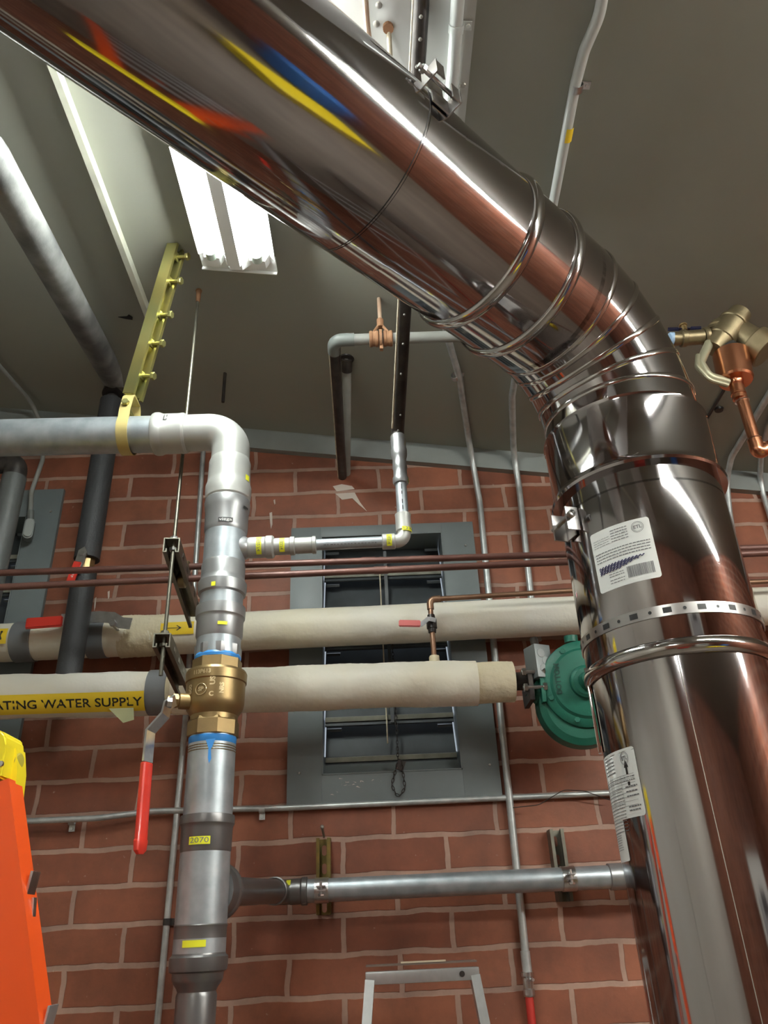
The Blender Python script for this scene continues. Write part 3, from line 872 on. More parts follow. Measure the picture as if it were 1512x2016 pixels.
# branch to the wall pipe, then along the wall
bz = at(800, 1745, BY).z
b1.z = bz
b0 = Vector((RX, RY, tz)) + td * .08
MB().tube([b0, b1 - td * .055 + Vector((0, 0, 0))], 0.031, 32).build('branch_pipe', fitd_m, riser)
WB0 = at(606, 1757, BY); WB1 = at(1225, 1728, BY); WB0.z = WB1.z = bz
axw = (WB1 - WB0).normalized()
bel = MB().tube(fillet([b1 - td * .085, b1, b1 + axw * .05], .045, 10), .0335, 32).build('press_elbow', fitd_m, riser)
MB().lathe([(0, .033), (.002, .0365), (.016, .0365), (.020, .0345), (.035, .0340)], b1 - td * .085, td, n=36).build('elbow_socket', fitd_m, bel)
o_ = cyl_patch(MB(), -.008, .010, .020, .032, wrap(b1, axw, .0352, (0, -1, .9), .0010), 4).build('yellow_mark', yel_m, bel)
MB().lathe([(-.052, .0335), (-.050, .0345), (-.020, .0345), (-.016, .0375), (-.002, .0375), (0, .034)], WB0, axw, n=40).build('press_coupling', fitd_m, riser)
MB().tube([WB0 - axw * .01, WB1], .0315, 40).build('wall_pipe', galv_m, riser, label='galvanised pipe running along the wall')
MB().lathe([(-.040, .033), (-.038, .036), (-.012, .036), (0, .036), (.05, .036)], WB1, axw, n=40).build('press_coupling', fit_m, riser)
MB().tube([WB1, WB1 + axw * .9], .0315, 32).build('wall_pipe', galv_m, riser)
# --- horizontal galvanised pipe at the top, to the left
hz0 = at(-40, 862, RY); hz0.z = HZ + .006
MB().tube([Vector((pe.x + .02, RY, HZ)), hz0, Vector((XL + .02, RY, HZ + .02))], .0545 * KS, 48).build('galvanised_pipe', galv_m, riser, label='galvanised pipe running left from the elbow')
# --- small run
SE = at(806, 1066, RY); SE.z = SB.z + (SE.x - SB.x) * sd.z
sd_l = lambda px, py: (at(px, py, RY) - SB).dot(sd)
t0, t1, t2, t3 = sd_l(484, 1080), sd_l(540, 1075), sd_l(580, 1073), sd_l(622, 1070)
MB().lathe(K([(t0 - .006, .022), (t0, .0225), (t0 + .008, .028), (t0 + .012, .029), (t1 - .022, .029), (t1 - .018, .0315), (t1 - .004, .0315), (t1, .027)]), SB, sd, n=32).build('press_reducer', fitl_m, riser)
MB().lathe(K([(t1 - .002, .022), (t1 + .004, .0235), (t2 - .012, .0235), (t2 - .010, .026), (t2, .026), (t2 + .002, .0215), (t2 + .006, .0225), (t3 - .010, .0225), (t3 - .008, .0245), (t3, .0245), (t3 + .001, .019)]), SB, sd, n=32).build('press_coupling', fitl_m, riser)
t4, t5 = sd_l(752, 1066), sd_l(796, 1064)
corner = SB + sd * t5
sv_top = at(803, 862, RY); sv_top = Vector((corner.x + .004, RY, sv_top.z))
smallp = MB().tube([SB + sd * (t3 - .01), SB + sd * (t4 + .02)], .0155 * KS, 24).build('small_pipe', galv_m, riser)
c2 = Vector((corner.x, RY, corner.z))
e_ = MB().tube(fillet([SB + sd * (t4 + .015), c2, c2 + Vector((.0006, 0, .06))], .030, 10), .0185 * KS, 28).build('press_elbow', fitl_m, riser, label='small press elbow marked with yellow bands')
MB().lathe(K([(0, .019), (.002, .0215), (.034, .0215), (.036, .0195)], True), SB + sd * t4, sd, n=28).build('elbow_socket', fitl_m, e_)
def zrs(py): return zr(py, c2.x, RY)
SX = c2.x
MB().lathe(K([(zrs(1048), .0185), (zrs(1046), .0215), (zrs(1018), .0215), (zrs(1014), .0225), (zrs(1012), .019)]), (SX, RY, 0), (0, 0, 1), n=28).build('elbow_socket', fitl_m, e_)
upr = MB().tube([(SX, RY, zrs(1030)), (SX, RY, zrs(930))], .0160 * KS, 24).build('small_pipe', galv_m, riser, label='short upright galvanised pipe')
MB().lathe(K([(zrs(953), .0205), (zrs(950), .0225), (zrs(942), .0225), (zrs(938), .0195), (zrs(925), .0195), (zrs(922), .0215), (zrs(915), .0205), (zrs(905), .0195), (zrs(900), .0225), (zrs(896), .0235), (zrs(886), .0235), (zrs(882), .0215), (zrs(870), .0225), (zrs(860), .0225), (zrs(858), .019)]), (SX, RY, 0), (0, 0, 1), n=28).build('press_coupling', fit_m, riser)
# black iron pipe continuing under the ceiling towards the camera
kb = Vector((SX, RY, zrs(862)))
ktop = CAM + ray(829, 0) * 1.58
kdir = (ktop - kb).normalized()
kpipe = MB().tube(fillet([kb + Vector((0, 0, -.03)), kb + Vector((0, 0, .02)), ktop + kdir * .04, Vector((ktop.x, ktop.y - .04, ceil_z(ktop.x) + .01))], .02, 6), .0176, 24).build('black_iron_pipe', iron_m, riser, label='dark iron pipe rising under the ceiling')
mb = MB()
u, v, _ = frame_of(kdir)
sidev = (RT - kdir * RT.dot(kdir)).normalized(); dn = kdir.cross(sidev)
if dn.z > 0: dn = -dn
MB().tube([kb + kdir * .03 - sidev * .0165 + dn * .0045, ktop + kdir * .04 - sidev * .0165 + dn * .0045], .0026, 6).build('paint_edge', cream_edge_m, riser)
mb = MB()
L_ = (ktop - kb).length
for k, f in enumerate((.03, .075, .19, .27, .345, .40, .455, .50, .56, .63, .70, .74, .80, .84, .88, .93, .97)):
    mb.sphere(kb + kdir * (L_ * f) + dn * .0172 + sidev * random.uniform(-.002, .003), .0028 + .0016 * f, 8)
absorb(kpipe, mb.build('paint_drips', mat('dull_drip', (.16, .15, .13), .5), riser))
# printed marks
def ylab(p0, ax, r, zero, x0, x1, y0, y1, parent, txt=None):
    fn = wrap(p0, ax, r, zero, .0008); ft = wrap(p0, ax, r, zero, .0014)
    o = cyl_patch(MB(), x0, x1, y0, y1, fn, 8).build('yellow_mark', yel_m, parent)
    if txt:
        t = MB(); add_text(t, txt, (y1 - y0) * .6, lambda a, b: ft((x0 + x1) / 2 + a, (y0 + y1) / 2 + b), maxlen=abs(x1 - x0) * .8); absorb(o, t.build('printed_text', inkg_m, o))
    return o
def vlab(px, py, w, h, r, m=None, txt=None, X=RX, Y=RY, parent=riser, tm=None, name='yellow_mark'):
    P = hit_cyl(px, py, (X, Y, 0), (0, 0, 1), r)
    zero = (P.x - X, P.y - Y, 0)
    fn = wrap((X, Y, 0), (0, 0, 1), r, zero, .0008); ft = wrap((X, Y, 0), (0, 0, 1), r, zero, .0014)
    o = cyl_patch(MB(), -w / 2, w / 2, P.z - h / 2, P.z + h / 2, fn, 8).build(name, m or yel_m, parent)
    if txt:
        t = MB(); add_text(t, txt, h * .95, lambda a, b: ft(a, P.z + b), maxlen=w * .86); absorb(o, t.build('printed_text', tm or inkg_m, o))
    return o
rr = lambda py, hw: vprof([(py, hw)])[0][1]
vlab(444, 1022, .036, .012, rr(1022, 42.3), ink_m, 'viega', tm=whiteink_m, name='maker_mark')
vlab(420, 1149, .010, .011, rr(1150, 47.6))
vlab(438, 1226, .022, .008, rr(1226, 46.2))
vlab(392, 1654, .044, .015, rr(1654, 50.2), None, '2070')
vlab(381, 1858, .046, .012, rr(1850, 51.8))
vlab(487, 941, .016, .016, rr(941, 42.6))
vlab(484, 1000, .018, .006, rr(1000, 44.8), ink_m, name='marker_line')
vlab(806, 1041, .040, .011, .0217 * KS, None, '12345', X=SX)
vlab(820, 946, .012, .010, .0227 * KS, X=SX)
fn = wrap(pa, (1, 0, 0), .0597 * KS, (0, -1, .35), .0010)
o = cyl_patch(MB(), -.012, .012, .034, .044, fn, 4).build('maker_mark', ink_m, riser)
t = MB(); ft = wrap(pa, (1, 0, 0), .0597 * KS, (0, -1, .35), .0016)
add_text(t, 'viega', .010, lambda a, b: ft(a, .039 - b), maxlen=.021); absorb(o, t.build('printed_text', whiteink_m, o))
for tt, r_, ln in (((t0 + t1) / 2, .0294 * KS, .05), ((t1 + t2) / 2 - .004, .0239 * KS, .040), (t4 + .018, .0218 * KS, .032)):
    fn = wrap(SB, sd, r_, (0, -1, -.2), .0008)
    o = cyl_patch(MB(), -ln / 2, ln / 2, tt - .0065, tt + .0065, fn, 8).build('yellow_mark', yel_m, riser)
    t = MB(); ft = wrap(SB, sd, r_, (0, -1, -.2), .0014)
    add_text(t, '10274', .011, lambda a, b: ft(a, tt - b), maxlen=ln * .6); absorb(o, t.build('printed_text', inkg_m, o))
# marker scribble along the small pipe
t = MB(); ft = wrap(SB, sd, .0155 * KS, (0, -1, -.55), .0008)
for k in range(16):
    x = t3 + .02 + k * .0085; cyl_patch(t, -.001, .0012, x, x + random.uniform(.003, .007), ft, 1)
absorb(smallp, t.build('printed_text', inkg_m, riser))
fn = wrap((SX, RY, 0), (0, 0, 1), .0160 * KS, (.1, -1, 0), .0008); t = MB()
for za, zb in ((zrs(968), zrs(958)), (zrs(978), zrs(972)), (zrs(996), zrs(988)), (zrs(1008), zrs(1000))):
    cyl_patch(t, -.002, .000, za, zb, fn, 1)
absorb(upr, t.build('printed_text', ink_m, riser))

# ---- yellow strut hanger holding the top pipe
h_b = Vector((at(262, 790, RY).x, RY, HZ))
s_top = on_ceiling(345, 487)
s_bot = at(258, 778, RY); s_bot.y = RY + .005
hang = thing('strut_hanger', h_b, 'yellow zinc strut with hex bolts hanging a ring around the top galvanised pipe', 'pipe hanger')
sdv = (s_top - s_bot).normalized()
cdir = Vector((-.25, -1, .05)); cdir = (cdir - sdv * cdir.dot(sdv)).normalized()   # back of the strut faces the camera-left
xdir = sdv.cross(cdir).normalized()
if xdir.x < 0: xdir = -xdir
op = xdir
# strut: solid back towards the viewer, open side to the right
MB().prism(channel_profile(.041, .036, .003, .009), s_bot - xdir * .016, cdir, op, sdv, 0, (s_top - s_bot).length).build('strut_channel', yzinc_m, hang)
Ls = (s_top - s_bot).length
for f in (.13, .34, .53, .76, .93):
    mb = MB(); c = s_bot + sdv * (Ls * f) + xdir * .012
    mb.tube([c, c + xdir * .040], .0055, 12)
    hexhead(mb, c + xdir * .036, xdir, .0115, .009)
    mb.box(c + xdir * .004, (.006, .030, .022), rot=rot_to(xdir, cdir), bevel=.001)
    mb.build('hex_bolt', yzinc_m, hang)
MB().box(s_bot + sdv * (Ls * .47) + xdir * .026 - cdir * .012, (.008, .010, Ls * .98), rot=rot_to(xdir, cdir)).build('backing_rail', yzinc_m, hang)
# ring
rr_ = .0575 * KS
pts = []
cx, cz = h_b.x - .002, HZ
neck = HZ + .095
prof = [(-.014, neck + .018), (-.020, neck)]
ring2 = []
for k in range(33):
    a = R(125) + R(290) * k / 32
    ring2.append((rr_ * math.cos(a), rr_ * math.sin(a)))
ptsyz = [(.0, .112), (-.030, .100)] + [(y, z) for y, z in [( -rr_ * math.sin(R(38)) * 1.02 - .0, rr_ * math.cos(R(38)) + .004)]]
# strap seen edge-on along the pipe: profile in the y,z plane
prof = [(.026, .112), (-.026, .112), (-.040, .095)]
prof = [(0.026, .100), (.014, .113), (-.014, .113), (-.026, .100), (-.040, .060)]
th = [R(135) + R(270) * k / 30 for k in range(31)]
circ_pts = [(rr_ * math.cos(a + PI / 2) * 1, rr_ * math.sin(a + PI / 2)) for a in []]
loop = [(.024, .112), (-.024, .112), (-.034, .100), (-.046, .050)]
for k in range(29):
    a = R(150) + R(240) * k / 28      # from the camera side, under the pipe, to the wall side
    loop.append((rr_ * math.cos(a), rr_ * math.sin(a)))
loop += [(.046, .050), (.034, .100), (.024, .112)]
mb = MB(); w = .030
A = [mb.bm.verts.new((cx - w / 2, RY + y, HZ + z)) for y, z in loop]; B = [mb.bm.verts.new((cx + w / 2, RY + y, HZ + z)) for y, z in loop]
C2 = [mb.bm.verts.new((cx - w / 2, RY + y * 1.05, HZ + z * 1.04)) for y, z in loop]; D2 = [mb.bm.verts.new((cx + w / 2, RY + y * 1.05, HZ + z * 1.04)) for y, z in loop]
for i in range(len(loop) - 1):
    mb.bm.faces.new((A[i], A[i+1], B[i+1], B[i])); mb.bm.faces.new((C2[i], C2[i+1], D2[i+1], D2[i]))
    mb.bm.faces.new((A[i], A[i+1], C2[i+1], C2[i])); mb.bm.faces.new((B[i], B[i+1], D2[i+1], D2[i]))
mb.build('pipe_ring', yzincd_m, hang, sharp=50)
mb = MB(); hexhead(mb, (cx, RY - .046, HZ + .075), (0, -1, .1), .0105, .009); mb.tube([(cx, RY - .052, HZ + .075), (cx, RY + .046, HZ + .075)], .0045, 10)
mb.build('ring_bolt', yzinc_m, hang)

# ================================================================== INSULATED PIPES
def hline(pxa, pya, pxb, pyb, Y):
    a, b = at(pxa, pya, Y), at(pxb, pyb, Y)
    d = (b - a); return a, b, d
def rough_tube(name, A, B, r, m, parent, n=48, seg=60, amp=.003, seed=1, label=None):
    """tube with an uneven wrapped surface"""
    rnd = random.Random(seed)
    A, B = Vector(A), Vector(B); d = (B - A).normalized(); u, v, _ = frame_of(d)
    ph = [rnd.uniform(0, 6.28) for _ in range(8)]
    mb = MB(); rings = []
    for i in range(seg + 1):
        c = A + (B - A) * (i / seg); rg = []
        for k in range(n):
            a = 2 * PI * k / n; s = (B - A).length * i / seg
            w = math.sin(s * 17 + 2 * a + ph[0]) * .5 + math.sin(s * 41 + 3 * a + ph[1]) * .35 + math.sin(s * 9 - a + ph[2]) * .6 + rnd.uniform(-.25, .25)
            rr = r + amp * w
            rg.append(mb.bm.verts.new(c + u * (rr * math.cos(a)) + v * (rr * math.sin(a))))
        rings.append(rg)
    for a, b in zip(rings, rings[1:]): mb.bridge(a, b)
    mb.bm.faces.new(rings[0]); mb.bm.faces.new(rings[-1])
    return mb.build(name, m, parent, sharp=60, label=label)
# upper pipe
UY = -.108
ua, ub = at(0, 1266, UY), at(1140, 1211, UY)
uz = (ua.z + ub.z) / 2
ud = (ub - ua).normalized()
ur = rad(at(600, 1229, UY), 38)
upper = thing('insulated_pipe', (ua.x, UY, ua.z), 'upper white wrapped heating pipe with grey bands and an arrow label', 'pipe')
def on_u(px, py): 
    P = at(px, py, UY); return ua + ud * (P - ua).dot(ud)
UL = on_u(0, 1266) - ud * 1.25; URR = on_u(1500, 1190) + ud * 1.0
up_b = MB
rough_tube('insulation', UL, on_u(262, 1250), ur * .98, white_m, upper, seed=2, amp=.0018)
rough_tube('insulation', on_u(300, 1248), URR, ur, white_m, upper, seed=3, amp=.0009, seg=120)
# crumpled canvas around the valve
rough_tube('canvas_wrap', on_u(240, 1250), on_u(332, 1246), ur * 1.05, canvas_m, upper, seed=5, amp=.0045, seg=40, label='crumpled canvas wrap')
for a, b in ((33, 72), (177, 212)):
    MB().lathe([(0, ur * 1.005), (.001, ur * 1.03), ((on_u(b, 1258) - on_u(a, 1258)).length, ur * 1.03), ((on_u(b, 1258) - on_u(a, 1258)).length + .001, ur)], on_u(a, 1262), ud, n=48).build('grey_band', duct_tape_m, upper)
def pipe_label(P0, ax, r, zero, x0, x1, y0, y1, parent, body=None, size=.03, name='pipe_label', m=yellow_m, arrow=False, length=None, shift=0.0):
    """x along the pipe, y around"""
    fn0 = wrap(P0, ax, r, zero, .0030); fn1 = wrap(P0, ax, r, zero, .0040)
    sg = 1
    up_test = (fn0(.01, 0) - fn0(-.01, 0)).z
    sg = 1 if up_test > 0 else -1
    mb = MB(); n = 8
    g = [[mb.bm.verts.new(fn0(sg * (y0 + (y1 - y0) * j / n), x0 + (x1 - x0) * i / 12)) for i in range(13)] for j in range(n + 1)]
    for j in range(n):
        for i in range(12): mb.bm.faces.new((g[j][i], g[j][i + 1], g[j + 1][i + 1], g[j + 1][i]))
    o = mb.build(name, m, parent)
    if body:
        t = MB(); add_text(t, body, size, lambda a, b: fn1(sg * ((y0 + y1) / 2 + b), (x0 + x1) / 2 + shift + a), bold=.0005, maxlen=length); absorb(o, t.build('label_lettering', ink_m, o))
    if arrow:
        t = MB(); ym = (y0 + y1) / 2; xa = x0 + (x1 - x0) * .22; xb = x0 + (x1 - x0) * .62
        for poly in ([(xa, -.0009), (xb - .004, -.0009), (xb - .004, .0009), (xa, .0009)], [(xb - .016, .0075), (xb - .013, .0088), (xb + .002, 0), (xb - .004, 0)], [(xb - .016, -.0075), (xb - .004, 0), (xb + .002, 0), (xb - .013, -.0088)]):
            t.bm.faces.new([t.bm.verts.new(fn1(sg * (ym + y), x)) for x, y in poly])
        absorb(o, t.build('printed_arrow', ink_m, o))
    return o
def t_u(px): return (on_u(px, 1266 + (1211 - 1266) * px / 1140) - ua).dot(ud)
pipe_label(ua, ud, ur, (0, -1, -.05), t_u(326), t_u(390), -.020, .022, upper, arrow=True)
pipe_label(ua, ud, ur, (0, -1, 0), t_u(-120), t_u(30), -.026, .026, upper, 'RETURN', .042, length=t_u(30) - t_u(-120) - .03)
# its ball valve lever, red grip at left
vp_ = on_u(245, 1235) + Vector((0, -ur - .045, .006))
lev = MB(); LV = vp_.y
lpts = [at(258, 1228, LV), at(238, 1226, LV), at(222, 1216, LV), at(196, 1214, LV), at(120, 1220, LV)]
flatbar(lev, lpts, .038, .004, (0, 0, 1))
lvo = lev.build('valve_lever', zinc_m, upper, label='bright steel valve lever')
mb = MB().tube([vp_ + Vector((0, .05, 0)), vp_ + Vector((0, -.006, 0))], .008, 12)
hexhead(mb, vp_ + Vector((0, -.004, 0)), (0, -1, 0), .012, .010); mb.build('lever_nut', zinc_m, lvo)
mb = MB(); ga, gb = at(52, 1228, LV), at(124, 1223, LV)
flatbar(mb, [ga, ga + (gb - ga) * .04, ga + (gb - ga) * .1, ga + (gb - ga) * .5, gb], .037, .013, (0, 0, 1))
bmesh.ops.bevel(mb.bm, geom=mb.bm.edges[:], offset=.004, segments=3, affect='EDGES')
mb.build('lever_grip', red_m, lvo)
# lower pipe
LY = -.235
la, lb = at(0, 1373, LY), at(935, 1344, LY)
ld = (lb - la).normalized()
lr = rad(at(700, 1365, LY), 44)
lower = thing('insulated_pipe', (la.x, LY, la.z), 'lower white wrapped heating pipe with a yellow supply label, ending at the green pump', 'pipe')
def on_l(px):
    P = at(px, 1373 - 29 * px / 935, LY); return la + ld * (P - la).dot(ld)
rough_tube('insulation', on_l(0) - ld * 1.3, on_l(296), lr * .97, white_m, lower, seed=8, amp=.0028, seg=70)
rough_tube('insulation', on_l(345), on_l(938), lr, white_m, lower, seed=9, amp=.0022, seg=110)
rough_tube('canvas_wrap', on_l(934), on_l(1010), lr * .90, canvas_m, lower, seed=10, amp=.0018, seg=16, label='buff canvas collar beside the pump')
MB().lathe([(0, lr * .92), (.001, lr * 1.0), (.06, lr * 1.0), (.061, lr * .9)], on_l(296), ld, n=48).build('grey_band', duct_tape_m, lower)
rough_tube('insulation_end', on_l(330), on_l(350), lr * .93, canvas_m, lower, seed=11, amp=.001, seg=6)
MB().tube([on_l(1005), on_l(1075)], .028, 24).build('bare_pipe', iron_m, lower)
def t_l(px): return (on_l(px) - la).dot(ld)
lt = t_l(300) - .005; l0_ = lt - .57
o = pipe_label(la, ld, lr, (0, -1, -.86), l0_, lt, -.026, .036, lower, 'HEATING WATER SUPPLY', .036, length=.495, shift=.030)
# loose curled corner of the label
fn = wrap(la, ld, lr, (0, -1, -1.25), .004)
mb = MB(); tc_ = t_l(228)
mb.quad([fn(-.0, tc_), fn(0, tc_ + .075), la + ld * (tc_ + .075) + Vector((0, -.03, -lr - .020)), la + ld * (tc_ + .045) + Vector((0, -.035, -lr - .030))])
mb.build('curled_label_end', mat('label_backing', (.50, .52, .30), .5), lower)
# copper drain line above the lower pipe
dr = thing('copper_drain_line', at(852, 1290, LY), 'thin aged copper line with a small faded red lever, above the lower pipe', 'pipe')
DY = LY - .004
P0 = at(853, 1310, DY); P1 = at(849, 1180, DY); 
z_top = P1.z; 
P0 = Vector(((P0.x + P1.x) / 2, DY, P0.z)); P1 = Vector((P0.x, DY, z_top))
P2 = at(1140, 1166, DY); P2.z = z_top + .012
MB().tube(fillet([P0, P1, P2, P2 + Vector((1.2, 0, .01))], .018, 8), .0085, 16).build('copper_tube', coppero_m, dr)
MB().tube(fillet([P1 - Vector((0, 0, .035)), P1, P1 + (P2 - P1).normalized() * .035], .018, 8), .0112, 16).build('tube_elbow', coppero_m, dr)
zv = zr(1228, P1.x, DY)
mb = MB().lathe([(zv - .030, .0125), (zv - .018, .0135), (zv - .016, .017), (zv + .016, .017), (zv + .018, .0135), (zv + .030, .012)], (P1.x, DY, 0), (0, 0, 1), n=20)
mb.build('valve_body', iron_m, dr)
mb = MB(); yv = DY - .030
hexhead(mb, (P1.x, yv + .012, zv + .004), (0, -1, 0), .008, .014)
flatbar(mb, [Vector((P1.x + .012, yv, zv)), Vector((P1.x - .012, yv, zv + .006)), at(830, 1229, yv), at(815, 1229, yv)], .015, .003, (0, 0, 1))
lv = mb.build('valve_lever', zinc_m, dr)
mb = MB(); ga, gb = at(785, 1227, yv), at(828, 1228, yv)
flatbar(mb, [ga, ga + (gb - ga) * .1, gb], .022, .009, (0, 0, 1)); bmesh.ops.bevel(mb.bm, geom=mb.bm.edges[:], offset=.0025, segments=2, affect='EDGES')
mb.build('lever_grip', redp_m, lv)
rough_tube('canvas_tuft', P0 - Vector((0, 0, .01)), P0 + Vector((0, 0, .028)), .018, canvas_m, dr, seed=14, amp=.004, seg=5, n=16)

# two thin brown-red pipes
for (Y, ya, yb, lab) in ((-.555, 1135, 1091, 'upper of the two thin brown-red painted pipes crossing the wall'), (-.605, 1161, 1107, 'lower of the two thin brown-red painted pipes crossing the wall')):
    A_, B_ = at(0, ya - 4, Y), at(1120, yb, Y)
    if Y < -.58: A_, B_ = at(0, 1156, Y), at(1120, 1106, Y)
    else: A_, B_ = at(0, 1128, Y), at(1120, 1091, Y)
    d = (B_ - A_).normalized()
    pp = thing('thin_red_pipe', A_, lab, 'pipe')
    MB().tube([A_ - d * 1.15, B_ + d * 1.9], .0098, 16).build('tube', red_pipe_m, pp)
    for f in (.62,):
        MB().tube([A_ + d * 1.05, A_ + d * 1.09], .0112, 16).build('solder_sleeve', red_pipe_m, pp)

# ---- trapeze hanger left of the riser
rt0 = on_ceiling(388, 571); tr = thing('trapeze_hanger', (rt0.x, rt0.y, zr(1330, rt0.x, rt0.y)), 'dark threaded rod left of the riser carrying two short struts', 'pipe hanger')
TX, TY = rt0.x + .006, rt0.y
MB().tube([(TX, TY, rt0.z), (TX, TY, zr(1330, TX, TY))], .0050, 12).build('threaded_rod', dzinc_m, tr)
rodcap = MB().lathe([(0, .010), (.004, .010), (.006, .008), (.030, .0075), (.05, .006)], (TX, TY, ceil_z(TX) - .001), (0, 0, -1), n=14).build('rod_anchor', rust_m, tr)
for k, (py, nm) in enumerate(((1078, 'upper'), (1266, 'lower'))):
    z = zr(py, TX, TY); dv = Vector((-.10, 1, 0)).normalized(); xd = Vector((dv.y, -dv.x, 0))
    L = (.56, .44)[k]
    s_ = MB().prism(channel_profile(.041, .041 if k == 0 else .036, .003, .010), Vector((TX, TY - .022, z + .018)), xd, Vector((0, 0, -1)), dv, 0, L).build('strut_channel', dzinc_m, tr)
    mb = MB()
    for j in range(5):
        for sx in (-1, 1):
            p = Vector((TX, TY - .022, z)) + dv * (.08 + j * .085) + xd * (sx * .0212)
            M = rot_to(dv, (0, 0, 1)); mb.box(p, (.026, .011, .0008), rot=M)
    absorb(s_, mb.build('strut_slots', black_m if k == 0 else mat('slot_light', (.35, .34, .30), .6), s_))
    nm_ = zinc_m if k == 0 else dzinc_m
    MB().lathe([(0, .017), (.003, .017)], (TX, TY, z + .019), (0, 0, 1), n=20).build('washer', nm_, tr)
    hexhead(MB(), (TX, TY, z + .022), (0, 0, 1), .0105, .009).build('rod_nut', nm_, tr)
    hexhead(MB(), (TX, TY, z - .002), (0, 0, -1), .0105, .009).build('rod_nut', nm_, tr)
zt_ = zr(1078, TX, TY)
for (Y, zc_, s) in ((-.605, at(372, 1141, -.605).z, 1.5), (-.555, at(385, 1116, -.555).z, 1.25)):
    mb = MB(); c = Vector((TX - (Y - TY) * .10, Y, zc_))
    mb.lathe([(-.010, .013 * s), (-.008, .0155 * s), (.008, .0155 * s), (.010, .013 * s)], c, (1, 0, 0), n=20)
    mb.box(c + Vector((0, 0, .0)), (.012, .044, .010), bevel=.002)
    mb.build('pipe_clamp', brassd_m, tr)

# dark insulated pipe dropping into the lower pipe, with a raking lagged pipe above
DYY = -.235
k0_ = at(206, 800, DYY); k1_ = at(138, 1338, DYY)
DX = -.958
dk = thing('black_insulated_pipe', (DX, DYY, 2.3), 'black foam covered pipe dropping behind the red pipes at left, lagged grey above', 'pipe')
def dz(py): return zr(py, DX, DYY)
dr1 = rad((DX, DYY, dz(1000)), 23.5)
MB().tube([(DX, DYY, dz(1102)), (DX, DYY, dz(790))], dr1, 32).build('foam_sleeve', foam_m, dk)
MB().tube([(DX, DYY, dz(1340)), (DX, DYY, dz(1128))], dr1 * .93, 32).build('foam_sleeve', foam_m, dk)
MB().tube([(DX, DYY, dz(1345)), (DX, DYY, dz(780))], .020, 20).build('inner_pipe', iron_m, dk)
MB().lathe([(dz(1129), .027), (dz(1124), .029), (dz(1100), .029)], (DX, DYY, 0), (0, 0, 1), n=8).build('valve_body', brass_m, dk)
yv = DYY - dr1 - .012
mb = MB(); flatbar(mb, [at(170, 1083, yv), at(163, 1086, yv), at(156, 1108, yv), at(150, 1125, yv)], .030, .004, (1, 0, 0))
hexhead(mb, at(162, 1090, yv - .002), (0, -1, 0), .009, .007); mb.tube([at(165, 1090, yv), at(175, 1095, DYY)], .006, 10)
lv = mb.build('valve_lever', zinc_m, dk)
mb = MB(); gt, gb = at(154, 1106, yv - .002), at(137, 1148, yv - .002)
flatbar(mb, [gt, (gt + gb) / 2, gb], .026, .008, (1, 0, .1)); bmesh.ops.bevel(mb.bm, geom=mb.bm.edges[:], offset=.002, segments=2, affect='EDGES')
gg = mb.build('lever_grip', red_m, lv)
gd = (gb - gt).normalized(); gw = gd.cross(Vector((0, -1, 0))).normalized()
if gw.x < 0: gw = -gw
t = MB(); add_text(t, 'OFF', .013, lambda a, b: (gt + gb) / 2 + gd * (a + .006) + gw * b + Vector((0, -.0056, 0)), maxlen=.03)
absorb(gg, t.build('grip_lettering', whiteink_m, gg))
# raking lagged pipe (under the ceiling, towards the camera)
e1 = Vector((DX, DYY, dz(765)))
rk0 = Vector((DX, DYY + .03, dz(748)))
far = CAM + ray(-60, 235) * 1.62
rk = (far - rk0).normalized()
MB().tube(fillet([rk0 + rk * .05, far, Vector((XL + .02, far.y - .30, 3.30))], .12, 8), .0445, 36).build('lagging', lag_m, dk, label='scuffed grey lagged pipe raking up to the left')
MB().tube(fillet([e1 - Vector((0, 0, .03)), rk0 + Vector((0, 0, .02)), rk0 + rk * .09], .06, 8), .040, 32).build('pipe_elbow', iron_m, dk)
# short lagged pipe at the left edge
GX, GY = at(15, 1000, -.30).x, -.30
gp = thing('grey_lagged_pipe', (GX, GY, 2.4), 'grey lagged pipe dropping at the left edge of the picture', 'pipe')
gz = lambda py: zr(py, GX, GY)
gr = rad((GX, GY, gz(1000)), 23)
MB().tube([(GX, GY, gz(1212)), (GX, GY, gz(940))], gr, 32).build('lagging', mat('grey_foam', (.075, .078, .075), .55, bump=(90, .3, .003)), gp)
MB().tube(fillet([(GX, GY, gz(945)), (GX, GY, gz(912)), (GX - .3, GY, gz(905))], .05, 8), gr * .95, 32).build('pipe_elbow', iron_m, gp)


# ================================================================== CONDUITS
def conduit(name, pts, r, m, label, cat='conduit', fr=.08, n=14, group=None):
    o = MB().tube(fillet(pts, fr, 8), r, n).build(name, m); tag(o, label, cat, group)
    return o
def clip(name, P, ax, r, m, parent, out=(0, -1, 0), ear=(1, 0, 0)):
    mb = MB(); mb.lathe([(-.009, r + .0006), (-.0088, r + .0022), (.0088, r + .0022), (.009, r + .0006)], P, ax, n=20, caps=False)
    e = Vector(ear); mb.box(Vector(P) + e * (r + .010) - Vector(out) * (r * .8), (.020, .018, .0025), rot=rot_to(ear, ax))
    mb.lathe([(0, .005), (.003, .004)], Vector(P) + e * (r + .012) - Vector(out) * (r * .7), out, n=10)
    return mb.build(name, m, parent)
def root_mesh(o): return o
CY = -.02
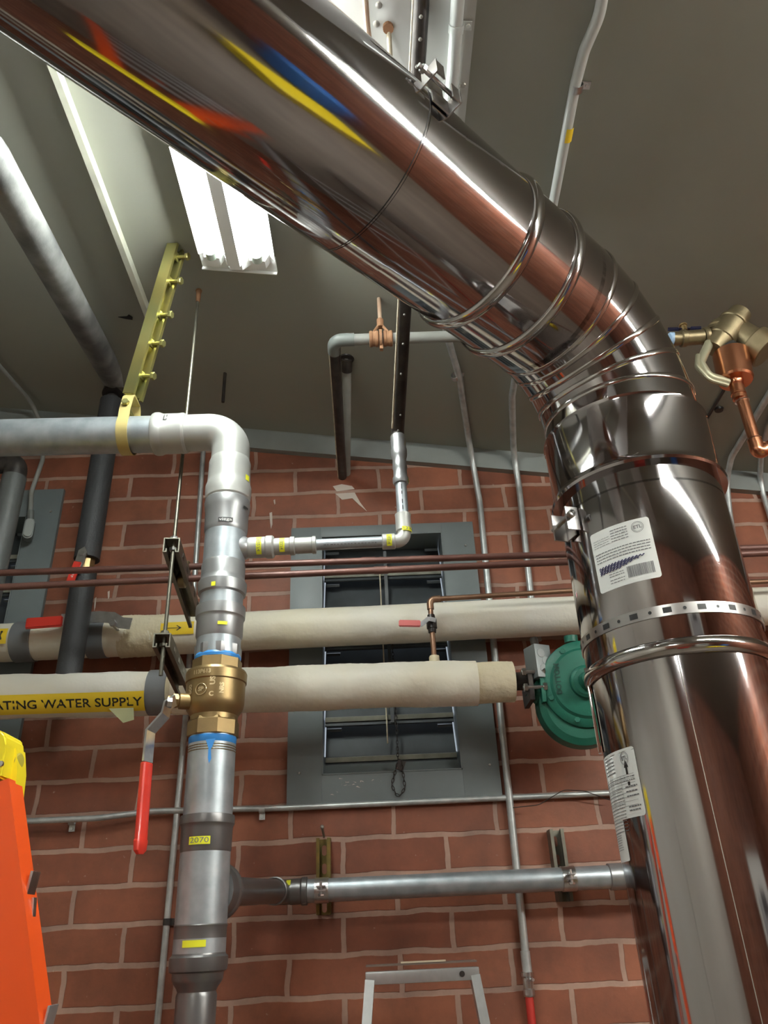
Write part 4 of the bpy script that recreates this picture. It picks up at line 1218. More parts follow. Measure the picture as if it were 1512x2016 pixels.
# left upright conduit
a = at(297, 2030, CY); b = at(400, 889, CY); X_ = (at(365, 1420, CY).x)
c = conduit('electrical_conduit', [(a.x, CY, 0.0), (X_ , CY, at(365, 1420, CY).z), (b.x, CY, at(400, 889, CY).z), (b.x, CY, ceil_z(b.x) - .1)], .0098, galvc_m, 'thin upright conduit on the brick, just left of the riser', fr=.3)
clip('conduit_clip', Vector((at(329, 1815, CY).x, CY, at(329, 1815, CY).z)), (0, 0, 1), .0098, iron_m, c)
# right upright conduit, bending onto the ceiling
P_a = at(1038, 1912, CY); P_b = at(944, 985, CY)
Pb2 = at(925, 880, -.045); pc1 = on_ceiling(905, 745, .014); pc2 = on_ceiling(880, 660, .014)
c = conduit('electrical_conduit', [P_a, at(990, 1450, CY), P_b, Pb2, pc1, pc2, on_ceiling(850, 420, .014)], .0118, galvc_m, 'upright conduit right of the louvre vent, bending along the ceiling', fr=.12)
pcl = on_ceiling(896, 742, .014)
clip('conduit_clip', pcl, pc2 - pc1, .0118, zinc_m, c, out=(0, 0, -1))
MB().lathe([(-.004, .014), (.05, .014), (.052, .0115)], P_a, (0, 0, 1), n=18).build('conduit_coupling', galvc_m, c)
cbl = at(1042, 1960, CY)
rc = tag(MB().tube(fillet([P_a - Vector((0, 0, .01)), at(1042, 1965, CY), (at(1046, 2016, CY).x, CY, .9), (at(1046, 2016, CY).x, CY, .02)], .1, 6), .0118, 16).build('red_armoured_cable', redcable_m), 'red armoured cable below the conduit at lower right', 'cable')
mb = MB(); q = at(1040, 1938, CY)
mb.lathe([(-.030, .0145), (-.026, .0165), (-.012, .0165), (-.010, .0135), (.004, .0150), (.016, .0150), (.020, .0175), (.030, .0175), (.032, .0125)], q, (P_b - P_a), n=20)
mb.lathe([(0, .0045), (.012, .0045)], q + Vector((-.008, -.014, .012)), (-.3, -1, 0), n=8); mb.lathe([(0, .0045), (.012, .0045)], q + Vector((.008, -.014, .012)), (.3, -1, 0), n=8)
mb.build('cable_connector', zinc_m, rc)
# second upright conduit
P1_ = at(1062, 1300, CY); 
c = conduit('electrical_conduit', [(at(1060, 1262, CY).x, CY, at(1060, 1262, CY).z), at(1046, 1180, CY), at(1022, 960, CY), at(1011, 890, -.05), on_ceiling(1008, 780, .016), on_ceiling(1030, 650, .016)], .0120, galvc_m, 'upright conduit nearest the flue, rising from the pump box', fr=.10)
# horizontal conduit under the vent
hy = -.045
c = conduit('electrical_conduit', [at(45, 1617, hy), at(190, 1611, hy), at(300, 1597, -.03), at(560, 1591, -.016), at(1210, 1561, -.016), at(1300, 1557, -.016)], .0092, galvc_m, 'horizontal conduit below the louvre vent', fr=.2)
for px, py in ((142, 1617), (516, 1594)):
    P = at(px, py, -.02); clip('conduit_clip', P, (1, 0, 0), .0092, galvc_m, c, ear=(0, 0, -1))
# thin loose wire on it
w_ = MB().tube(fillet([at(1010, 1590, -.03), at(1060, 1585, -.05), at(1110, 1555, -.05), at(1150, 1557, -.05), at(1200, 1575, -.03)], .05, 6), .0014, 6).build('loose_wire', iron_m)
tag(w_, 'thin dark wire looped over the horizontal conduit beside the flue', 'wire')
# ceiling conduits
def cc(px, py, dr_=.014): return on_ceiling(px, py, dr_)
c = conduit('ceiling_conduit', [cc(1085, 420), cc(1094, 375), cc(1133, 165), cc(1150, 100), cc(1180, 30), cc(1195, -60), cc(1200, -140)], .0125, mat('white_conduit', (.62, .64, .62), .4, .3), 'white painted conduit with an offset bend on the right part of the ceiling', fr=.15)
clip('conduit_clip', cc(1135, 172), cc(1133, 165) - cc(1094, 375), .0125, zinc_m, c, out=(0, 0, -1), ear=(1, 0, -.145))
fn_p = cc(1117, 262, .014); dcc = (cc(1094, 375) - cc(1133, 165)).normalized()
fy = wrap(fn_p, dcc, .0125, (0, -.3, -1), .0006); o = cyl_patch(MB(), -.014, .014, -.018, .018, fy, 6).build('yellow_tag', yellow_m, c)
pw = .052
c = conduit('ceiling_conduit', [cc(876, 300, pw), cc(893, 130, pw), cc(905, -60, pw), cc(909, -140, pw)], .0140, mat('white_conduit'), 'white conduit on the pale ceiling strip beside the black pipe', fr=.3)
clip('conduit_clip', cc(898, 55, pw), (0, 1, 0), .0140, mat('white_conduit'), c, out=(0, 0, -1), ear=(1, 0, -.145))
c = conduit('ceiling_shadow_line', [cc(1470, 695, .008), cc(1429, 762, .008), cc(1387, 832, .008), cc(1350, 890, .008)], .0055, iron_m, 'thin dark shadow line, modelled as a tube, along the ceiling behind the copper tube', 'cable', fr=.1)  # dark tube stands in for a thin shadow line on the ceiling
MB().lathe([(0, .016), (.008, .014)], cc(1415, 805, .002), (-.14, 0, -1), n=14).build('ceiling_knob', iron_m, c)
# conduits right of the flue
c = conduit('electrical_conduit', [at(1512, 1560, CY), at(1470, 1215, CY), at(1436, 1010, CY), at(1430, 945, -.04), cc(1440, 900, .016), cc(1482, 830, .016), cc(1560, 700, .016)], .0115, galvc_m, 'conduit emerging behind the right side of the flue', fr=.09)
c = conduit('electrical_conduit', [at(1530, 1060, CY), at(1503, 975, CY), at(1496, 935, -.04), cc(1498, 900, .016), cc(1512, 840, .016), cc(1560, 760, .016)], .0105, galvc_m, 'conduit at the far right edge by the ceiling trim', fr=.07)
# left conduit into the little lighting box
c0_ = cc(-30, 690, .02)
c = conduit('electrical_conduit', [cc(-60, 640, .02), cc(0, 722, .02), cc(60, 790, .02), at(84, 840, -.055), at(84, 905, -.055), at(62, 968, -.055), at(60, 1012, -.055)], .0085, grey_pipe_m, 'bent grey conduit above the left louvre vent', fr=.07)
bx = at(57, 1042, -.06)
fb = thing('conduit_box', bx, 'small grey oval conduit box hanging at the left louvre vent', 'junction box')
mb = MB(); n_ = 24
prof = []
def stadium(w, h, n=10):
    out = []
    for k in range(n + 1): a = PI * k / n; out.append((w / 2 * math.cos(a), h / 2 - w / 2 + w / 2 * math.sin(a)))
    for k in range(n + 1): a = PI + PI * k / n; out.append((w / 2 * math.cos(a), -h / 2 + w / 2 + w / 2 * math.sin(a)))
    return out
bM_ = rot_to((1, .35, 0), (0, 0, 1))
ex, ey, ez = [Vector(bM_.col[i]) for i in range(3)]
if ez.y > 0: ez = -ez
mb.prism(stadium(.034, .085), bx, ex, ey, ez, -.022, .010)
mb.build('box_body', mat('grey_box', (.20, .21, .20), .4, .4), fb)
MB().prism(stadium(.026, .074), bx, ex, ey, ez, .010, .016).build('box_cover', mat('grey_box_cover', (.30, .31, .29), .35, .3), fb)
MB().tube([at(61, 1006, -.06), at(60, 1024, -.06)], .012, 16).build('box_hub', mat('grey_box'), fb)

# ================================================================== PIPES NEAR THE CEILING
GZ, GY2 = 3.17, -.815
gx0 = at(657, 670, GY2).x
g_end = on_ceiling(683, 706)
gasp = thing('grey_gas_pipe', (gx0, GY2, GZ), 'grey painted pipe under the ceiling turning back into the wall left of the black pipe', 'pipe')
yr = .0172
MB().tube([(gx0 + .05, GY2, GZ), (.50, GY2, GZ)], yr, 24).build('pipe', grey_pipe_m, gasp)
e_ = MB().tube(fillet([(gx0 + .062, GY2, GZ), (gx0, GY2, GZ), (gx0 - .001, GY2 + .055, GZ)], .040, 10), yr * 1.16, 24).build('pipe_elbow', mat('grey_elbow', (.17, .185, .175), .5), gasp)
wall_end = at(674, 938, -.0)
MB().tube([(gx0, GY2 + .05, GZ), (wall_end.x, .02, wall_end.z)], yr, 24).build('dark_pipe', iron_m, gasp)
MB().tube([(gx0 - yr * .93, GY2 + .05, GZ - yr * .35), (wall_end.x - yr * .93, .0, wall_end.z - yr * .35)], .0028, 6).build('paint_edge', cream_edge_m, gasp)
d2 = at(684, 930, -.01)
MB().tube([g_end + Vector((0, 0, .01)), Vector((d2.x - .004, .01, d2.z))], .0155, 20).build('grey_pipe', grey_pipe_m, gasp, label='second grey pipe dropping from the ceiling hole')
mb = MB(); mb.tube([g_end + Vector((0, 0, .0)), g_end + (Vector((d2.x - .004, .01, d2.z)) - g_end).normalized() * .05], .019, 20); mb.lathe([(0, .027), (.006, .024)], g_end + Vector((0, 0, .002)), (-.14, 0, -1), n=24)
mb.build('ceiling_collar', iron_m, gasp)
# rusty hanger
hx_ = at(750, 668, GY2).x
rh = thing('rusty_pipe_hanger', (hx_, GY2, GZ), 'rusty ring hanger and rod holding the grey pipe under the ceiling', 'pipe hanger')
MB().tube([(hx_, GY2, ceil_z(hx_)), (hx_, GY2, GZ + .06)], .0062, 12).build('hanger_rod', mat('painted_rod', (.46, .34, .25), .6, mottle=(20, (.33, .20, .13), .7, 4)), rh)
mb = MB(); mb.lathe([(0, .010), (.030, .0105), (.033, .008)], (hx_, GY2, GZ + .045), (0, 0, 1), n=12)
mb.build('rod_socket', rust_m, rh)
mb = MB()
for s in (-1, 1):
    mb.tube([(hx_ + s * .004, GY2, GZ + .055), (hx_ + s * .020, GY2 - .004, GZ + .026), (hx_ + s * .024, GY2, GZ + .018)], .0045, 8)
    mb.lathe([(-.014, .0215), (-.012, .0245), (-.006, .0245), (-.004, .0225), (.004, .0225), (.006, .0245), (.012, .0245), (.014, .0215)], (hx_ + s * .021, GY2, GZ), (1, 0, 0), n=24)
mb.build('split_ring', rust_m, rh)
mb = MB(); mb.lathe([(-.004, .030), (.004, .030)], (hx_ - .001, GY2, GZ - .002), (1, 0, 0), n=20); mb.box((hx_, GY2, GZ - .033), (.010, .014, .020), bevel=.002)
mb.build('ring_flange', rust_m, rh)
# rods by the pale ceiling strip
t0_ = cc(718, -60, .03)
r1 = tag(MB().tube([cc(713, -90, .05), cc(722, 40, .05), cc(728, 95, .05)], .0065, 10).build('ceiling_rod', mat('painted_rod')), 'brown painted rod on the pale ceiling strip, left of the rusty stub', 'rod')
p = cc(767, 50, .04)
r2 = thing('rusty_ceiling_stub', p, 'pale rusty stub of pipe hanging from the ceiling strip above the flue', 'pipe')
MB().tube([cc(765, 52, .036), cc(768, 110, .065), cc(769, 150, .08)], .0055, 10).build('stub_pipe', cream_edge_m, r2)
MB().lathe([(0, .0115), (.010, .0115)], cc(764, 52, .036), (0, 0, -1), n=12).build('stub_collar', rust_m, r2)
# stub rods and screws on the ceiling
p = on_ceiling(443, 735)
sr_ = tag(MB().tube([p + Vector((0, 0, .004)), p + Vector((0, 0, -.13))], .006, 10).build('rod_stub', iron_m), 'short dark rod stub hanging from the ceiling behind the riser elbow', 'rod')
for k, (px, py, dr_) in enumerate(((741, 47, .036), (911, 168, .036), (746, 10, .036), (928, 1008, 0))):
    if py > 900: continue
    P = on_ceiling(px, py, dr_)
    o = MB().lathe([(0, .0075), (.003, .006), (.0045, .002)], P, (-.14, 0, -1), n=12).build('ceiling_screw', screw_m)
    tag(o, ('upper round screw head left of the rusty stub', 'round screw head at the right edge of the pale ceiling strip', 'topmost screw head on the pale ceiling strip')[k], 'screw', 'screws in the pale ceiling strip')
# dark dent in the ceiling
p = on_ceiling(252, 624, .001)
o = MB().prism([(-.035, .004), (-.01, .010), (.012, .012), (.016, .0), (.006, -.012), (-.004, -.002)], p, (1, 0, -.145), (0, 1, 0), (0, 0, -1), -.001, .0012).build('ceiling_nick', black_m); tag(o, 'small dark gouge in the ceiling left of the yellow strut', 'gouge')
o = MB().lathe([(0, .009), (.012, .006), (.022, .010)], on_ceiling(1048, 908, .0) , (0, 0, -1), n=10).build('ceiling_anchor', iron_m); tag(o, 'dark bolt stub on the trim beside the flue', 'bolt')
o.location.y = -.035

# ================================================================== WALL STRUTS
def wall_strut(px, yt, yb, m, cm, label, w=.043):
    x = at(px, (yt + yb) / 2, -.04).x; zt_, zb_ = at(px, yt, -.04).z, at(px, yb, -.04).z
    s = thing('wall_strut', (x, 0, zb_), label, 'pipe support')
    o = MB().prism(channel_profile(w, .050, .003, .010), (x, -.0005, zb_), (1, 0, 0), (0, -1, 0), (0, 0, 1), 0, zt_ - zb_).build('strut_channel', m, s)
    mb = MB(); z = zt_ - .032
    while z > zb_ + .02:
        mb.prism(stadium(.014, .030), (x, -.004, z), (1, 0, 0), (0, 0, 1), (0, -1, 0), 0, .0006); z -= .052
    absorb(o, mb.build('strut_slots', mat('slot_brick', (.34, .14, .09), .8), o))
    c = Vector((x, BY, bz))
    mb = MB(); mb.lathe([(-.020, .0318), (-.0198, .0340), (.0198, .0340), (.020, .0318)], c, axw, n=40, caps=False)
    k = mb.build('pipe_strap', cm, s)
    mb = MB(); b_ = c + Vector((0, -.044, .0))
    mb.box(b_ + Vector((0, .004, .009)), (.026, .024, .003)); mb.box(b_ + Vector((0, .004, -.003)), (.026, .024, .003))
    mb.tube([b_ + Vector((0, 0, -.014)), b_ + Vector((0, 0, .022))], .0042, 10); hexhead(mb, b_ + Vector((0, 0, -.012)), (0, 0, -1), .009, .006)
    mb.build('strap_bolt', zinc_m, k)
    return s
wall_strut(637, 1650, 1801, olive_m, zinc_m, 'aged olive-yellow strut bolted to the brick, holding the left end of the wall pipe')
wall_strut(1104, 1632, 1775, dzinc_m, zinc_m, 'grey strut bolted to the brick, holding the wall pipe near the flue')
p = at(637, 1640, -.02)
o = MB().tube([p + Vector((0, .03, -.012)), p + Vector((-.002, -.03, .012))], .004, 8); o.sphere(p + Vector((-.002, -.032, .014)), .0065, 10)
tag(o.build('wall_pin', screw_m), 'thin metal pin sticking out above the olive strut', 'pin')
# perforated grey tab behind the riser
o = MB().prism([(-.04, 0), (.03, 0), (.03, .035), (-.034, .035), (-.04, .026)], at(388, 1204, -.05), (1, 0, 0), (0, 0, 1), (0, 1, 0), 0, .003).build('metal_tab', grey_pipe_m); tag(o, 'small grey metal tab above the upper white pipe behind the riser', 'bracket')
# plaster patches and pale runs on the brick
o = MB()
for poly in ([(-.045, .012), (-.01, .02), (.03, .010), (.04, -.004), (-.03, -.012)], [(-.035, -.022), (.04, -.020), (.06, -.065), (.085, -.105), (.055, -.075), (.03, -.045), (-.01, -.05)], ):
    o.prism(poly, at(678, 962, -.0), (1, 0, 0), (0, 0, 1), (0, -1, 0), 0, .0015)
tag(o.build('plaster_patch', plaster_m, smooth=False), 'pale plaster smears on the brick below the pipe end', 'plaster')
o = MB()
for (px, py, l, w) in ((533, 1010, .07, .010), (188, 1178, .05, .006), (214, 1165, .03, .007), (540, 985, .02, .006)):
    P = at(px, py, 0); o.prism([(-w / 2, 0), (w / 2, .004), (w * .8, -l * .7), (w * .3, -l), (-w * .1, -l * .6)], P, (1, 0, 0), (0, 0, 1), (0, -1, 0), 0, .001)
tag(o.build('paint_runs', plaster_m, smooth=False), 'thin pale paint runs on the brick', 'paint')

# ================================================================== GREEN PUMP
PY = -.30
pc = at(1152, 1345, PY)
pump = thing('circulator_pump', pc, 'green cast iron circulator pump half hidden behind the flue', 'pump')
pd = Vector((-.10, -1, -.12)).normalized()
r0 = rad(pc, 86)
# bearing bracket face
MB().lathe([(-.10, r0 * .86), (-.055, r0 * .97), (-.025, r0 * 1.0), (0, r0 * .98), (.006, r0 * .92), (.010, r0 * .80), (.018, r0 * .74), (.024, r0 * .52), (.026, r0 * .38), (.040, r0 * .36), (.046, r0 * .30), (.046, r0 * .20), (.10, r0 * .17)], pc, pd, n=64).build('bearing_bracket', green_m, pump)
# volute behind and lower
vc = pc + Vector((-.010, .075, -.045))
MB().lathe([(-.055, r0 * .60), (-.045, r0 * .86), (-.015, r0 * 1.0), (.02, r0 * 1.02), (.05, r0 * .95), (.06, r0 * .80)], vc, pd, n=64).build('volute', mat('green_cast_dark', (.009, .10, .064), .4, bump=(60, .25, .003)), pump)
# scroll running to the inlet flange
fl = at(1048, 1352, LY)
MB().tube(fillet([fl + Vector((.0, 0, 0)), at(1085, 1380, LY), vc + Vector((.0, 0, -.06))], .05, 8), [.036] + [.040] * 9 + [.055], 28).build('inlet_neck', green_m, pump)
mb = MB(); fp = at(1062, 1362, LY)
mb.prism([(-.055, -.045), (.055, -.045), (.062, -.02), (.062, .02), (.055, .045), (-.055, .045), (-.062, .02), (-.062, -.02)], fp, (0, 1, 0), (0, 0, 1), (1, 0, 0), -.006, .006)
mb.build('pump_flange', green_m, pump)
MB().prism([(-.055, -.045), (.055, -.045), (.062, -.02), (.062, .02), (.055, .045), (-.055, .045), (-.062, .02), (-.062, -.02)], at(1040, 1358, LY), (0, 1, 0), (0, 0, 1), (1, 0, 0), -.008, .006).build('iron_flange', iron_m, pump)
for yy in (-.045, ):
    for zz in (-.018, .030):
        mb = MB(); c = at(1040, 1352, LY) + Vector((0, yy - .012, zz)); mb.tube([c + Vector((-.028, 0, 0)), c + Vector((.045, 0, 0))], .006, 10); hexhead(mb, c + Vector((-.014, 0, 0)), (-1, 0, 0), .0125, .012); hexhead(mb, c + Vector((.034, 0, 0)), (1, 0, 0), .0125, .012)
        mb.build('flange_bolt', zinc_m, pump)
# ear with text
eu, ev, _ = frame_of(pd)
ex_ = (Vector((1, 0, 0)) - pd * pd.x).normalized(); ey_ = pd.cross(ex_); ey_ = -ey_ if ey_.z < 0 else ey_
t = MB(); add_text(t, 'BOTTOM', .022, lambda a, b: pc + pd * .0228 + ex_ * (-r0 * .62 - b) + ey_ * (a + .015) , bold=.0008)
absorb(bpy.data.objects['bearing_bracket'], t.build('raised_lettering', mat('green_lettering', (.003, .045, .03), .5), pump))
for a in (R(60), R(120), R(200), R(250), R(300)):
    mb = MB(); hexhead(mb, pc + pd * .004 + ex_ * (r0 * .86 * math.cos(a)) + ey_ * (r0 * .86 * math.sin(a)), pd, .009, .008); mb.build('cap_screw', green_m, pump)
MB().lathe([(0, r0 * .16), (.02, r0 * .16)], pc + ex_ * (-.02) + ey_ * (r0 * 1.0) + pd * -.03, ey_, n=16).build('vent_boss', green_m, pump)
# junction box on the pump
jb = thing('junction_box', at(1060, 1305, PY + .03), 'galvanised electrical box beside the green pump', 'junction box')
jc = at(1060, 1306, PY + .03)
jM = rot_to((1, .45, 0), (0, 0, 1))
MB().box(jc, (.058, .105, .060), rot=jM, bevel=.003).build('box_body', mat('dull_box', (.24, .26, .26), .45, .5), jb)
jn = Vector(jM.col[2]); jn = -jn if jn.y > 0 else jn
mb = MB()
jx = Vector(jM.col[0])
for sx, sz in ((-.008, .024), (.008, .0), (-.004, -.026)):
    mb.lathe([(0, .014), (.0012, .0135)], jc + jn * .0300 + jx * sx + Vector((0, 0, sz)), jn, n=18)
mb.lathe([(0, .004), (.003, .003)], jc + jn * .030 + Vector((-.012, 0, .042)), jn, n=8)
absorb(bpy.data.objects['box_body.001'], mb.build('knockouts', mat('knockout', (.30, .32, .32), .4, .5), jb))
MB().tube([jc + Vector((0, 0, .045)), jc + Vector((0, .02, .085))], .013, 14).build('box_hub', iron_m, jb)

# ================================================================== BRASS VALVE GROUP AT RIGHT
VY = -.95
def V(px, py, dy=0): return at(px, py, VY + dy)
bg = thing('brass_valve_group', V(1440, 700), 'bronze wye strainer and ball valves with a copper tube at the right edge', 'valve')
def seg(name, A, B, prof, m, n=28, parent=bg, label=None):
    A, B = Vector(A), Vector(B); L = (B - A).length
    return MB().lathe([(f * L, r) for f, r in prof], A, B - A, n=n).build(name, m, parent, label=label)
k = rad(V(1440, 680), 1)   # metres per pixel there
# small ball valve at left
seg('ball_valve', V(1322, 668), V(1400, 662), [(0, 9 * k), (.02, 13 * k), (.12, 14 * k), (.22, 13 * k), (.24, 17 * k), (.34, 17.5 * k), (.36, 15 * k), (.78, 15 * k), (.80, 11 * k), (1, 11 * k)], brassd_m)
seg('thread_tape', V(1318, 668), V(1327, 667), [(0, 12 * k), (.2, 13.5 * k), (1, 13 * k)], mat('pale_blue_tape', (.35, .50, .70), .5))
seg('union_ring', V(1384, 663), V(1396, 662), [(0, 17 * k), (.3, 19 * k), (.7, 19 * k), (1, 16 * k)], brassd_m)
mb = MB(); c = V(1346, 645)
mb.lathe([(-.012, 6 * k), (.004, 6 * k), (.005, 8 * k), (.010, 8 * k)], c, (0, 0, 1), n=12); mb.build('valve_stem', brass_m, bg)
mb = MB()
for px in (1325, 1370): mb.prism([(-13 * k, -7 * k), (8 * k, -7 * k), (13 * k, 7 * k), (-8 * k, 7 * k)], V(px, 648 if px < 1340 else 646), (1, 0, 0), (0, .5, .86), (0, .86, -.5), -.002, .002)
mb.box(V(1347, 648), (30 * k, .008, .003)); mb.build('butterfly_handle', mat('navy_plastic', (.006, .007, .03), .3), bg, label='dark butterfly handle')
# central tee body and ball
mb = MB(); mb.sphere(V(1412, 664), 22 * k, 24); mb.build('tee_body', brassd_m, bg)
seg('tee_neck', V(1412, 662), V(1428, 640), [(0, 24 * k), (.3, 24 * k), (.35, 27 * k), (.6, 27 * k), (.65, 22 * k), (1, 22 * k)], brassd_m)
seg('strainer_cap', V(1404, 688), V(1452, 624, -.02), [(0, 20 * k), (.30, 25 * k), (.32, 27 * k), (.78, 27 * k), (.8, 29 * k), (.84, 29 * k), (.85, 24 * k), (1.12, 22 * k), (1.15, 18 * k)], brassd_m, n=40)
seg('strainer_leg', V(1432, 642), V(1512, 694, -.015), [(0, 25 * k), (.2, 27 * k), (.60, 29 * k), (.62, 35 * k), (.64, 36 * k), (.96, 36 * k), (.98, 33 * k), (.98, 26 * k)], brassd_m, n=40)
seg('outlet', V(1455, 668, .04), V(1560, 664, .04), [(0, 20 * k), (1, 20 * k)], brassd_m)
# curved saddle/arm
mb = MB(); mb.tube(fillet([V(1396, 676, -.01), V(1378, 715, -.02), V(1395, 742, -.02), V(1432, 752, .0)], .02, 8), 9 * k, 16); mb.build('yoke_arm', mat('pale_bronze', (.45, .43, .30), .45, .6), bg)
mb = MB(); mb.tube(fillet([V(1374, 700, -.02), V(1372, 722, -.03), V(1396, 748, -.03), V(1432, 758, -.01)], .02, 8), 5 * k, 12); mb.build('yoke_rib', mat('pale_bronze'), bg)
seg('black_gasket', V(1425, 690), V(1450, 712), [(0, 26 * k), (1, 28 * k)], black_m)
# copper cup and tube
seg('copper_reducer', V(1438, 696), V(1450, 757), [(0, 31 * k), (.02, 33 * k), (.84, 32.5 * k), (.90, 30 * k), (.905, 14 * k), (.96, 12.5 * k), (1.1, 12 * k)], copper_m, n=40, label='copper reducing cup')
seg('copper_socket', V(1450, 757), V(1456, 786), [(0, 13 * k), (.6, 13 * k), (.64, 14 * k), (.72, 14 * k), (.76, 12 * k), (1, 12 * k)], copper_m)
cpts = [V(1450, 750), V(1493, 892), V(1560, 850)]
mb = MB(); mb.tube(cpts[:2], 10.5 * k, 24); mb.build('copper_tube', copper_m, bg, label='bright copper tube')
d1 = (cpts[0] - cpts[1]).normalized(); d2_ = (cpts[2] - cpts[1]).normalized()
mb = MB(); mb.tube(fillet([cpts[1] + d1 * 28 * k, cpts[1], cpts[1] + d2_ * 18 * k], 11 * k, 8), 12.8 * k, 24); mb.build('copper_elbow', copper_m, bg)
mb = MB(); mb.tube([cpts[1], cpts[2]], 10.5 * k, 24); mb.build('copper_tube', copper_m, bg)
for a_, d_ in ((cpts[1] + d1 * 29 * k, d1), (cpts[1] + d2_ * 19 * k, d2_), (V(1461, 790), d1)):
    mb = MB(); mb.lathe([(-.0015, 10.5 * k), (0, 13.4 * k), (.0015, 10.5 * k)], a_, d_, n=24, caps=False); mb.build('solder_ring', zinc_m, bg)

# ================================================================== LADDERS
OY = -1.10
lad = thing('orange_step_ladder', (-.8, OY, 0), 'orange fibreglass step ladder with a yellow top at the left edge', 'ladder')
r_t = at(17, 1532, OY); r_b = at(78, 2016, OY)
rd_ = (r_b - r_t).normalized()
foot = r_t + rd_ * (r_t.z / -rd_.z)
def c_rail(top, bot, inward=-1, name='side_rail', w=.085, dep=.060):
    """channel rail: web outward, flanges front and back"""
    d = (top - bot).normalized(); X = Vector((1, 0, 0)); X = (X - d * X.dot(d)).normalized(); Y = d.cross(X)
    if Y.y < 0: Y = -Y
    t = .005; s = inward
    prof = [(0, 0), (s * w, 0), (s * w, t), (s * t, t), (s * t, dep - t), (s * w * .5, dep - t), (s * w * .5, dep), (0, dep)]
    return MB().prism(prof, bot, X, Y, d, 0, (top - bot).length).build(name, orange_m, lad)
c_rail(r_t, foot)
lt_, lb2 = r_t + Vector((-.36, 0, 0)), Vector((foot.x - 1.15, OY, 0))
c_rail(lt_, lb2, 1)
c_rail(r_t + Vector((-.10, .12, 0)), foot + Vector((-.50, .62, 0)), -1, 'rear_rail', .04, .03)
c_rail(lt_ + Vector((.06, .12, 0)), lb2 + Vector((.02, .62, 0)), 1, 'rear_rail', .04, .03)
for i in range(1, 6):
    z = r_t.z * i / 6.3
    f = (r_t.z - z) / (r_t.z)
    xa = r_t.x + (foot.x - r_t.x) * f - .006; xb = lt_.x + (lb2.x - lt_.x) * f + .006
    MB().box(((xa + xb) / 2, OY + .035, z), (abs(xa - xb) - .006, .060, .026), bevel=.003).build('step', alu_m, lad)
    # bracket wrapping the web
    MB().box((xa + .008, OY + .036, z), (.004, .040, .046), rot=Matrix.Rotation(.15, 3, 'Y'), bevel=.001).build('step_bracket', alu_m, lad)
pz = at(70, 1745, OY + .03).z
f = (r_t.z - pz) / r_t.z; xa = r_t.x + (foot.x - r_t.x) * f
MB().box((xa + .003, OY + .034, pz), (.005, .034, .050), rot=Matrix.Rotation(.12, 3, 'Y'), bevel=.001).build('hinge_plate', zinc_m, lad)
MB().box((xa + .014, OY + .036, pz - .060), (.005, .014, .085), rot=Matrix.Rotation(-.10, 3, 'Y'), bevel=.001).build('brace_link', zinc_m, lad)
zt_ = at(10, 1437, OY - .01).z; zb_ = at(30, 1530, OY - .01).z
yt = MB(); xr = at(22, 1480, OY - .01).x - .012; hh = zt_ - zb_
yt.prism([(-.46, 0), (-.014, 0), (-.004, -.010), (0, -.030), (.002, -hh), (-.46, -hh)], (xr, 0, zt_ ), (1, 0, 0), (0, 0, 1), (0, 1, 0), OY - .012, OY + .075)
bmesh.ops.bevel(yt.bm, geom=[e for e in yt.bm.edges], offset=.004, segments=3, affect='EDGES')
ytop = yt.build('ladder_top', yplas_m, lad)
mb = MB(); mb.prism([(-.006, -.028), (.002, -.026), (.012, -hh * .8), (.016, -hh - .045), (.011, -hh - .045), (.003, -hh)], (xr, 0, zt_), (1, 0, 0), (0, 0, 1), (0, 1, 0), OY + .03, OY + .073)
mb.build('top_skirt', yplas_m, ytop)
MB().lathe([(0, .014), (.002, .016), (.004, .013), (.005, .001)], Vector((xr + .004, OY + .045, zt_ - hh * .55)), (1, -.15, 0), n=20).build('round_emblem', mat('dull_gold', (.45, .38, .05), .5), ytop)
MB().lathe([(0, .006), (.004, .005)], at(2, 1504, OY - .012), (0, -1, 0), n=12).build('rivet', zinc_m, ytop)

AY = -.30
al = thing('aluminium_ladder', (.1, AY, 0), 'top of an aluminium ladder leaning on the brick below the wall pipe', 'ladder')
TL, TR = at(719, 1912, AY), at(943, 1905, AY)
top_z = (TL.z + TR.z) / 2
lean = Vector((0, -.24, -1)).normalized()
hgt = .029
mb = MB(); cxm = (TL.x + TR.x) / 2; wtop = TR.x - TL.x
mb.box((cxm, AY + .012, top_z - hgt / 2), (wtop, .030, hgt), bevel=.004)
tb = mb.build('top_bar', alu_m, al)
mb = MB(); mb.box((cxm, AY + .050, top_z + .012), (wtop * .99, .055, .004)); mb.build('brown_sheet', mat('brown_grey_sheet', (.17, .12, .10), .4), al)  # thin brown-grey sheet just above and behind the top bar
MB().box((cxm + .005, AY + .026, top_z + .0165), (wtop * .40, .010, .004)).build('tape_strip', mat('beige_tape', (.60, .50, .36), .6), al)
mb = MB(); mb.lathe([(0, .007), (.002, .006)], (TR.x - .045, AY - .004, top_z - .014), (0, -1, 0), n=12); mb.build('rivet_hole', iron_m, al)
feet = []
for s, px in ((-1, 715), (1, 953)):
    top = Vector((cxm + s * (wtop / 2 - .011), AY + .008, top_z - .02))
    f = Vector((cxm + s * (wtop / 2 + .16), AY - .34, 0.0)); feet.append((top, f))
    d = (top - f).normalized(); X = (Vector((1, 0, 0)) - d * d.x).normalized(); Y = d.cross(X)
    MB().prism([(-.012, -.012), (.012, -.012), (.012, .028), (.009, .028), (.009, -.009), (-.009, -.009), (-.009, .028), (-.012, .028)], f, X, Y, d, 0, (top - f).length).build('side_rail', alu_m, al)
